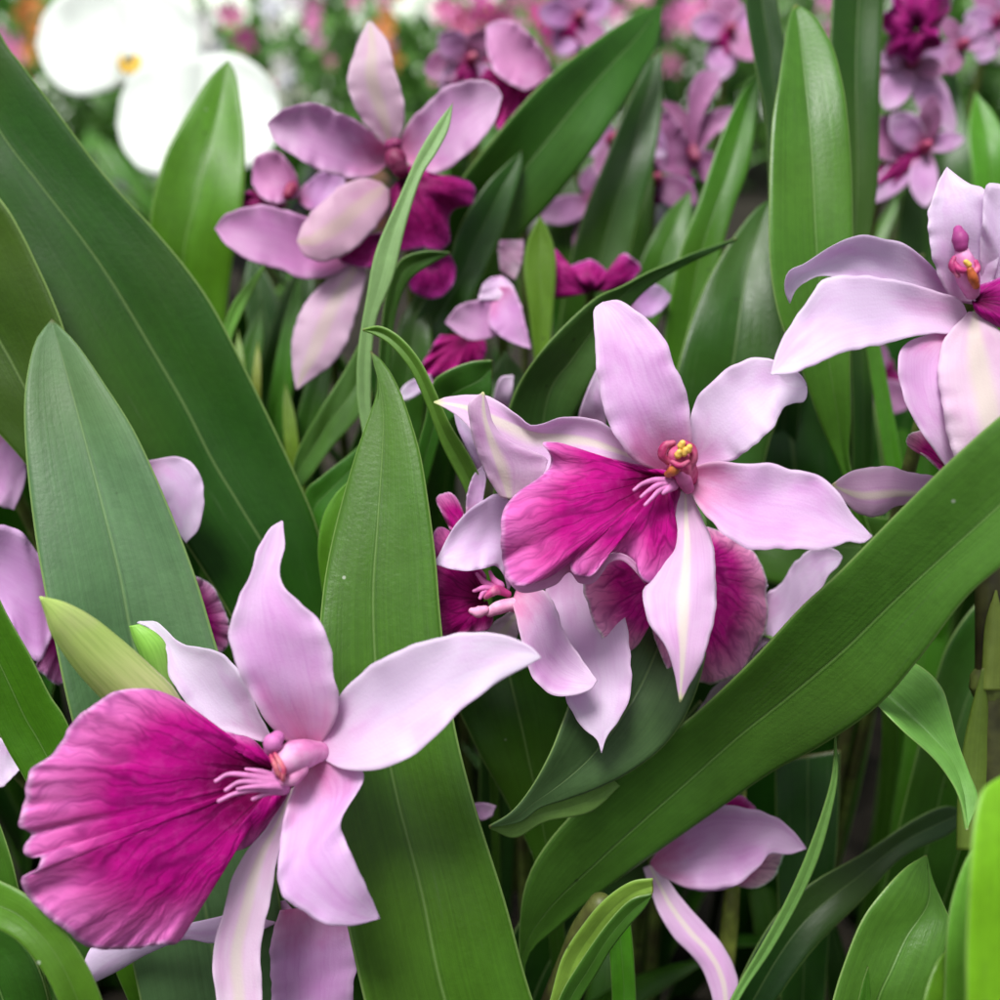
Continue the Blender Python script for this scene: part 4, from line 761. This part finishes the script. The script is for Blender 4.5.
def auto_flower(label, cx, cy, d, petals, tint, lipang=None, liplen=30, lipw=34, group='lilac orchids with magenta lips', lt=(1, 1, 1)):
    r = flower(label, cx, cy, d, group=group); tint = tuple(x * .82 for x in tint)
    for k, (ang, ln, w) in enumerate(petals):
        auto_pet(r, 'petal' if k % 2 else 'sepal', cx, cy, ang, ln * 1.18, w * 1.35, d, d - (1.2 if k % 2 else .2), PETD if k % 3 == 0 else PET, tint, bend=random.uniform(-.1, .1))
    if lipang is not None:
        a = math.radians(lipang); ux, uy = math.cos(a), -math.sin(a); nx, ny = -uy, ux; o = []
        for s, q in ((.1, -.4), (.5, -.9), (.85, -1), (1, -.55), (.93, 0), (1, .55), (.85, 1), (.5, .9), (.1, .4)):
            o.append((cx + ux * liplen * s + nx * lipw * q / 2, cy + uy * liplen * s + ny * lipw * q / 2))
        fan('lip', (cx, cy, d - .1), o, LIPD, r, lt, ruf=.3, rk=6, nt=60, ns=14, bulge=.3, seed=int(cx))
    tube('column', [(cx, cy, d - .3), (cx + 3, cy - 3, d - .9)], [.3, .25], COLR, r, (.8, .7, .7), n=8)
    return r
auto_flower('blurred pale orchid with thin spread petals left of the far mauve flower', 612, 140, 50, [(40, 44, 14), (-20, 48, 12), (200, 28, 16), (250, 36, 18), (130, 24, 14)], (.9, .85, .9))
f9 = flower('far mauve orchid in the gap right of the broad pointed leaf, petals drooping', 688, 158, 51)
pet(f9, 'sepal', [(718, 70), (700, 72), (690, 88), (688, 110), (690, 150)], [(719, 71), (720, 84), (712, 98), (702, 120), (696, 150)], [49.5, 49.6, 50.2], PETD, tint=(.9, .8, .9))
pet(f9, 'petal', [(640, 112), (650, 120), (648, 150), (660, 170), (688, 178)], [(642, 110), (665, 112), (680, 125), (690, 145), (696, 165)], [49.6, 49.8, 50.4], PETD, tint=(.75, .62, .75), C=.2)
pet(f9, 'petal', [(640, 205), (652, 194), (668, 184), (690, 172)], [(641, 207), (660, 204), (680, 196), (696, 180)], [49.8, 50, 50.4], LIPD, tint=(1, 1.4, 1.3), C=.1)
pet(f9, 'petal', [(738, 108), (722, 108), (704, 116), (692, 140)], [(738, 110), (732, 124), (716, 134), (698, 156)], [49.8, 50, 50.4], PETD, tint=(.85, .75, .85), C=.15)
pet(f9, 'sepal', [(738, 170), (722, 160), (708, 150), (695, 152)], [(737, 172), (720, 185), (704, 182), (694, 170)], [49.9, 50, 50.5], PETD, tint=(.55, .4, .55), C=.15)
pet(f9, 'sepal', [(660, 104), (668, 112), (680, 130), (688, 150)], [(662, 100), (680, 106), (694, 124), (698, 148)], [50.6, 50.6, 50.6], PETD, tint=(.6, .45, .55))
tube('column', [(692, 150, 50), (696, 158, 49.6)], [.3, .25], COLR, f9, (.5, .5, .5), n=8)
f10 = auto_flower('far orchid at top right, magenta ruffled lip above pale drooping petals', 912, 62, 50, [(200, 34, 20), (235, 46, 24), (-60, 60, 26), (-20, 30, 16), (300, 70, 22), (170, 30, 16)], (1, .9, .96))
fan('lip', (916, 30, 48.6), [(912, 64), (900, 55), (884, 58), (888, 36), (880, 22), (892, 4), (890, -24), (920, -30), (942, -14), (950, 8), (940, 26), (942, 44), (928, 50), (913, 64)], LIPD, f10, (1.15, 1.15, 1.25), seed=23, bulge=.9, ruf=.8, rk=7, jit=2.5)
auto_flower('far pale orchid right of the magenta ruffled top right one', 962, 46, 52, [(120, 30, 14), (200, 44, 20), (10, 30, 14), (240, 26, 14), (60, 24, 14)], (.85, .75, .82))
auto_flower('far pale orchid facing left below the magenta ruffled top right one', 925, 148, 50, [(165, 56, 34), (140, 40, 26), (225, 66, 20), (80, 46, 18), (20, 34, 16), (265, 50, 22)], (1, .9, .98), 215, 62, 22, lt=(1, 1, 1))
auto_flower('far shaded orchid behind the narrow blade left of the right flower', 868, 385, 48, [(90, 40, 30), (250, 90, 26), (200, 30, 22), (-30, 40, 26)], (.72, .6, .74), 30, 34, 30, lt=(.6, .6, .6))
auto_flower('far pale orchid at top right edge of the photo', 1000, 20, 60, [(120, 40, 20), (180, 30, 20), (240, 40, 20), (300, 30, 18), (60, 36, 18)], (1, .92, 1), 200, 20, 20)
auto_flower('far pink and white orchid high between broad pointed leaf and tall leaf', 730, 30, 62, [(100, 36, 24), (170, 34, 22), (250, 44, 24), (310, 34, 20), (30, 32, 20)], (1.1, .95, 1.05), 240, 24, 24, lt=(1.3, 1.2, 1.2))
auto_flower('far purple orchid at the top edge left of the broad pointed leaf', 578, 18, 60, [(100, 30, 24), (170, 34, 22), (240, 36, 22), (310, 34, 20), (30, 32, 20)], (.85, .65, .85), 250, 28, 28, lt=(1.2, 1, 1.1))
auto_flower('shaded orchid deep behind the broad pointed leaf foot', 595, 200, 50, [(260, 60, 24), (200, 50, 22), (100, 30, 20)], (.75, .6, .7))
auto_flower('blurred mauve orchid peeking out above the dark narrow leaf left of the broad pointed leaf', 470, 60, 54, [(190, 40, 26), (140, 34, 24), (240, 40, 26), (60, 30, 22), (300, 34, 24)], (.85, .7, .8), 260, 30, 30, lt=(1, 1, 1))
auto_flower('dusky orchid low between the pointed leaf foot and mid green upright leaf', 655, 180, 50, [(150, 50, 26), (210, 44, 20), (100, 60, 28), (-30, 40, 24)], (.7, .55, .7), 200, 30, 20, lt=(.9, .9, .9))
#==BACKGROUND==
GM = NT('bench_soil'); ob = GM.n('ShaderNodeTexCoord').outputs['Object']
n1 = GM.noise(ob, 30.0, 6); cc = GM.mix(GM.ss(n1, .35, .65), (.008, .007, .005), (.03, .025, .018))
GROUND = GM.out(cc, .9, n1, spec=.2, bstr=.8, bdist=.01)
g = mesh_obj('ground', [(-40, -4, 0), (40, -4, 0), (40, 60, 0), (-40, 60, 0)], [(0, 1, 2, 3)], [(0, 0), (1, 0), (1, 1), (0, 1)], GROUND); g['kind'] = 'structure'
def wleaf(base, az, length, width, lean, arch, rgb, mat=LEAF, name='strap_leaf', nv=26, nu=7, parent=None, th=.0009, keel=.14):
    """a free strap leaf growing from the ground at base: az heading, lean from upright at foot, arch = extra bend"""
    h = np.array([math.cos(az), math.sin(az), 0]); side = np.array([-math.sin(az), math.cos(az), 0]); p = np.array(base, float)
    G = np.zeros((nv, nu, 3)); UV = np.zeros((nv, nu, 2)); stp = length / (nv - 1)
    for i in range(nv):
        s = i / (nv - 1); a = lean + arch * s * s
        t = h * math.sin(a) + np.array([0, 0, 1]) * math.cos(a); nrm = np.cross(side, t)
        w = width * (min(1, .55 + s * 1.2) * (1 - max(0, (s - .55) / .45) ** 2.2) + .004)
        for j in range(nu):
            u = -1 + 2 * j / (nu - 1)
            G[i, j] = p + side * u * w / 2 + nrm * (-keel * w * abs(u)) * -1; UV[i, j] = ((u + 1) / 2, 1 - s)
        p = p + t * stp
    o = sheet(name, G, UV, th, mat, parent, lin(rgb))
    if parent is None:
        b = Vector(base); o.data.transform(Matrix.Translation(-b)); o.location = b
    return o
rng = random.Random(11)
# leaf thicket of the same clump, beyond and between the traced leaves
for k in range(200):
    yy = rng.uniform(.40, .95); xx = rng.uniform(-.8, .8) * (yy / .8 + .15)
    # tip height limited so that tips stay under the line of sight of the distance
    top = CAMZ - math.tan(math.radians(rng.uniform(3, 26))) * yy * 1.04
    if xx < -.08 and xx > -.5: top = min(top, CAMZ - math.tan(math.radians(10)) * yy)
    ln = max(.16, top * 1.08)
    az = rng.uniform(0, 6.28); g_ = rng.choice([(44, 92, 28), (38, 84, 34), (56, 108, 34), (66, 118, 44), (34, 76, 28), (80, 130, 52)])
    o = wleaf((xx, yy, 0), az, ln, rng.uniform(.022, .038), rng.uniform(.02, .25), rng.uniform(.1, .7), g_)
    tag(o, 'strap leaf in the shaded thicket behind the flowers', 'leaf', 'strap leaves in the thicket')
for k in range(60):      # low shoots near the front
    yy = rng.uniform(.30, .46); xx = rng.uniform(-.26, .26)
    o = wleaf((xx, yy, 0), rng.uniform(0, 6.28), rng.uniform(.08, .20), rng.uniform(.016, .03), rng.uniform(.05, .5), rng.uniform(.2, .9), rng.choice([(40, 84, 26), (50, 100, 34), (30, 70, 28)]))
    tag(o, 'low strap leaf down in the dark foot of the clump', 'leaf', 'low leaves at the foot of the clump')
# white moth orchids
WHITE = m_simple('moth_petal_white', (226, 232, 226), .5, .3, .05, 40)
def moth(label, cx, cy, d, parts, lip, ly):
    r = root('moth_orchid', P(cx, cy, d), label, 'moth orchid', 'white moth orchids')
    for kind, L_, R_, D_ in parts: ribbon(kind, L_, R_, D_, WHITE, r, (1, 1, 1), C=.1, nu=13, nv=30, th=.001, jit=.8, T=-.3 if kind == 'petal' else 0)
    fan('lip', (lip[0], lip[1], d - 5), [(lip[0] + a, lip[1] + b) for a, b in ((8, -6), (14, -2), (12, 8), (4, 14), (-6, 12), (-10, 4), (-8, -6))], YEL, r, (1.1, 1.1, .7), nt=40, ns=10, ruf=.2, rk=3)
    tube('column', [(lip[0], lip[1], d - .5), (lip[0], lip[1] - 3, d - 5)], [.5, .4], WHITE, r, (1, .98, .9), n=8)
    b = P(cx, cy, d + 1)
    tube('stalk', [tuple(b), (b[0], b[1] + .05, b[2] - .04), (b[0] + .04, b[1] + .09, b[2] * .5), (b[0] + .05, b[1] + .1, 0)], [.3, .3, .35, .4], STEM, r, (1, 1.3, .7), world=True)
    return r
moth('big white moth orchid at top left with a yellow centre', 122, 52, 82, [
    ('petal', [(36, 42), (44, 14), (64, -6), (96, -16), (128, -8), (136, 30)], [(37, 48), (46, 72), (66, 92), (94, 94), (124, 84), (134, 64)], [80, 79.5, 80, 81.5]),
    ('petal', [(203, 50), (196, 20), (176, -4), (146, -14), (118, -4), (108, 32)], [(202, 54), (196, 70), (178, 82), (154, 86), (124, 82), (110, 64)], [80, 79.5, 80, 81.5]),
    ('sepal', [(110, -40), (92, -20), (88, 6), (112, 48)], [(125, -40), (146, -18), (148, 8), (130, 48)], [83, 82.6, 82.4]),
    ('sepal', [(74, 98), (66, 84), (84, 66), (118, 50)], [(80, 98), (96, 88), (112, 76), (126, 60)], [82.5, 82.5, 82.5]),
    ('sepal', [(150, 108), (128, 88), (120, 60)], [(162, 100), (156, 74), (128, 56)], [82.5, 82.5, 82.5])], (128, 60), 0)
moth('second white moth orchid just below, half behind the short pointed leaf', 205, 120, 74, [
    ('petal', [(117, 122), (122, 92), (140, 68), (172, 54), (206, 62), (220, 100)], [(117, 126), (124, 150), (146, 172), (180, 176), (210, 164), (220, 136)], [72.0, 71.5, 72.0, 73.5]),
    ('petal', [(281, 106), (272, 82), (252, 62), (224, 52), (196, 64), (188, 100)], [(281, 110), (280, 132), (266, 156), (240, 170), (206, 168), (190, 140)], [72.0, 71.5, 72.0, 73.5]),
    ('sepal', [(204, 54), (184, 62), (178, 86), (200, 118)], [(212, 54), (228, 66), (230, 90), (210, 118)], [75.0, 74.6, 74.4]),
    ('sepal', [(150, 178), (150, 160), (176, 136), (200, 120)], [(162, 180), (184, 168), (204, 146), (210, 124)], [74.5, 74.5, 74.5]),
    ('sepal', [(262, 166), (234, 152), (208, 122)], [(270, 152), (254, 130), (214, 116)], [74.5, 74.5, 74.5])], (205, 124), 0)
# distant potted orchids on the bench
BLO = m_simple('distant_blossom', (255, 255, 255), .5, .35, .08, 30)
POT = m_simple('plastic_pot', (255, 255, 255), .5, 0, .08, 20)
def blossom_mesh():
    V_, f = [], []
    for k in range(5):
        a = math.radians(90 + 72 * k); w = .62 if k in (1, 4) else .4
        n0 = len(V_)
        for s, q in ((.08, .2), (.35, .8), (.65, 1), (.9, .65), (1.0, .15)):
            for u in (-1, 0, 1):
                x, y = s, u * w * q / 2 * 1.1; V_.append((x * math.cos(a) - y * math.sin(a), (.12 * s + .08 * abs(u)) * -1 + .02 * (k % 2), x * math.sin(a) + y * math.cos(a)))
        for i in range(4):
            for j in range(2):
                b = n0 + i * 3 + j; f.append((b, b + 1, b + 4, b + 3))
    me = bpy.data.meshes.new('blossom'); me.from_pydata(V_, [], f); me.materials.append(BLO); return me
BM = blossom_mesh()
def pot_plant(label, x, y, h, colr, nfl, spread, potc=(.25, .12, .08)):
    r = root('potted_orchid', (x, y, 0), label, 'potted orchid', 'potted orchids on the far benches')
    z0 = 0.0
    tube('pot', [(x, y, .0), (x, y, .06), (x, y, .12)], [4.5, 5.5, 6.2], POT, r, potc, world=True, n=14, sub=3)
    for k in range(6):
        wleaf((x, y, .11), rng.uniform(0, 6.28), rng.uniform(.18, .3), .05, rng.uniform(.3, .8), rng.uniform(.6, 1.1), (76, 130, 60), LEAF, 'leaf', 10, 5, parent=r)
    nst = max(1, nfl // 7)
    for s_ in range(nst):
        a = rng.uniform(-.5, .5); tip = np.array([x + spread * rng.uniform(-1, 1), y + rng.uniform(-.08, .05), h])
        pts = [(x, y, .1), (x + (tip[0] - x) * .2, y, h * .55), (x + (tip[0] - x) * .6, y - .02, h * .95), tuple(tip)]
        tube('stalk', pts, [.3, .25, .2, .15], STEM, r, (.9, 1.3, .6), world=True, n=6, sub=5)
        for q in range(nfl // nst):
            t = .35 + .65 * q / max(1, nfl // nst - 1)
            b = bpy.data.objects.new('blossom', BM); COL.objects.link(b); b.parent = r
            px = x + (tip[0] - x) * t; pz = h * (.55 + .45 * math.sin(t * 1.57)) 
            b.location = Vector((px + rng.uniform(-.04, .04), y - .05 + rng.uniform(-.05, .03), pz + rng.uniform(-.06, .04))) - r.location
            s = rng.uniform(.026, .042); b.scale = (s, s, s); b.rotation_euler = (rng.uniform(-.5, .3), rng.uniform(-.3, .3), rng.uniform(-.7, .7))
            j = rng.uniform(.85, 1.15); b.color = (colr[0] * j, colr[1] * j, colr[2], 1)
    return r
OR, PK, MG, WH, YE = (.95, .38, .10), (.92, .32, .62), (.80, .10, .45), (.95, .95, .92), (.9, .75, .2)
def far(px, py, dist):           # bench position whose flowers show at that place
    p = P(px, py, dist * 100); return float(p[0]), float(p[1]), float(p[2])
i = 0
words = {OR: 'orange', PK: 'pink', MG: 'magenta', WH: 'white', YE: 'yellow'}
cn = {}
for px, py, dist, colr, nfl, sp in ((28, 20, 2.4, OR, 5, .04), (100, -20, 2.6, OR, 8, .1), (215, 18, 2.4, WH, 5, .1), (245, 22, 2.1, MG, 3, .03), (235, 60, 2.7, WH, 12, .12), (290, 10, 3.1, WH, 5, .15),
                                    (425, 8, 2.2, PK, 9, .09), (470, 12, 2.1, MG, 6, .05), (400, 28, 2.8, OR, 4, .05), (560, 8, 2.4, MG, 8, .08), (505, 5, 3.2, PK, 6, .1), (640, 12, 2.5, PK, 6, .08), (690, 8, 2.3, PK, 6, .08),
                                    (600, 20, 3.4, WH, 6, .1), (30, 60, 3.0, PK, 10, .1), (260, 90, 3.4, WH, 10, .2), (60, 10, 3.8, OR, 8, .2), (330, 20, 3.4, PK, 8, .15), (380, 5, 3.0, PK, 8, .12), (150, -5, 3.4, PK, 7, .15), (450, 30, 3.3, OR, 6, .12), (860, 5, 2.8, PK, 12, .1), (980, 5, 2.8, WH, 12, .1), (10, 110, 2.3, WH, 7, .05), (-60, 30, 2.5, MG, 12, .1), (1060, 20, 2.5, PK, 12, .1), (160, 100, 2.0, WH, 3, .04)):
    x, y, z = far(px, py, dist); w = words[colr]; cn[w] = cn.get(w, 0) + 1
    pot_plant('distant potted orchid with %s blossoms, out of focus in the background' % w, x, y, max(.2, z + .05), colr, nfl, sp, rng.choice([(.03, .03, .03), (.25, .1, .06), (.05, .05, .06), (.5, .5, .48)]))
# far greenery of the nursery
gv, gf = [], []
for k in range(14000):
    x = rng.uniform(-6, 6); y = rng.uniform(4.0, 7.5); z = rng.random() ** .8 * (0.74 + .25 * math.sin(x * 1.3) + .15 * math.sin(x * 4.1 + y))
    a = rng.uniform(0, 6.28); b = rng.uniform(-.6, 1.2); l = rng.uniform(.12, .36); w = rng.uniform(.02, .05)
    d = Vector((math.cos(a) * math.cos(b), math.sin(a) * math.cos(b), math.sin(b))) * l; s = Vector((-math.sin(a), math.cos(a), 0)) * w; c0 = Vector((x, y, max(0, z)))
    n = len(gv); gv += [tuple(c0), tuple(c0 + d * .5 + s), tuple(c0 + d), tuple(c0 + d * .5 - s)]; gf.append((n, n + 1, n + 2, n + 3))
GRN = m_simple('distant_foliage', (112, 160, 78), .6, .35, .4, 3, c2=(58, 98, 40), sc2=2)
o = mesh_obj('distant_greenery', gv, gf, None, GRN, None, (1, 1, 1), smooth=False); o['kind'] = 'stuff'
BACKDROP = m_simple('backdrop_white', (206, 214, 200), .5, 0, .05, 1)
wl = mesh_obj('bright_backdrop', [(-30, 7.9, 0), (30, 7.9, 0), (30, 14, 4.2), (-30, 14, 4.2), (-30, 8.1, 0), (30, 8.1, 0), (30, 14.2, 4.2), (-30, 14.2, 4.2)], [(0, 1, 2, 3), (5, 4, 7, 6), (0, 4, 5, 1), (3, 2, 6, 7), (0, 3, 7, 4), (1, 5, 6, 2)], None, BACKDROP, None, (1, 1, 1), smooth=False)  # added white slope, tilted to catch the sun and brighten the far background
tag(wl, 'bright white sloped backdrop added to brighten the distance far behind all the flowers', 'backdrop')
#==LIGHT==
EL, AZ = math.radians(70), math.radians(215)
w = bpy.data.worlds.new('World'); sc.world = w; w.use_nodes = True; nt = w.node_tree
bg = nt.nodes['Background']; sky = nt.nodes.new('ShaderNodeTexSky'); sky.sky_type = 'NISHITA'; sky.sun_disc = False
sky.sun_elevation = EL; sky.sun_rotation = AZ; sky.dust_density = 4; sky.air_density = 1.0; sky.ozone_density = 1
hs = nt.nodes.new('ShaderNodeHueSaturation'); hs.inputs['Saturation'].default_value = .30; nt.links.new(sky.outputs[0], hs.inputs['Color']); nt.links.new(hs.outputs[0], bg.inputs[0]); bg.inputs[1].default_value = .10
sun = bpy.data.lights.new('sun', 'SUN'); sun.energy = 3.2; sun.angle = math.radians(20); sun.color = (1, .985, .965)
so = bpy.data.objects.new('sun', sun); COL.objects.link(so)
dirv = Vector((math.sin(AZ) * math.cos(EL), math.cos(AZ) * math.cos(EL), math.sin(EL)))
so.rotation_euler = (-dirv).to_track_quat('-Z', 'Y').to_euler(); so.location = (0, 0, 3)
sc.view_settings.view_transform = 'Standard'; sc.view_settings.look = 'None'; sc.view_settings.exposure = .5; sc.view_settings.gamma = 1
sc.cycles.max_bounces = 8; sc.cycles.transmission_bounces = 6; sc.cycles.diffuse_bounces = 5
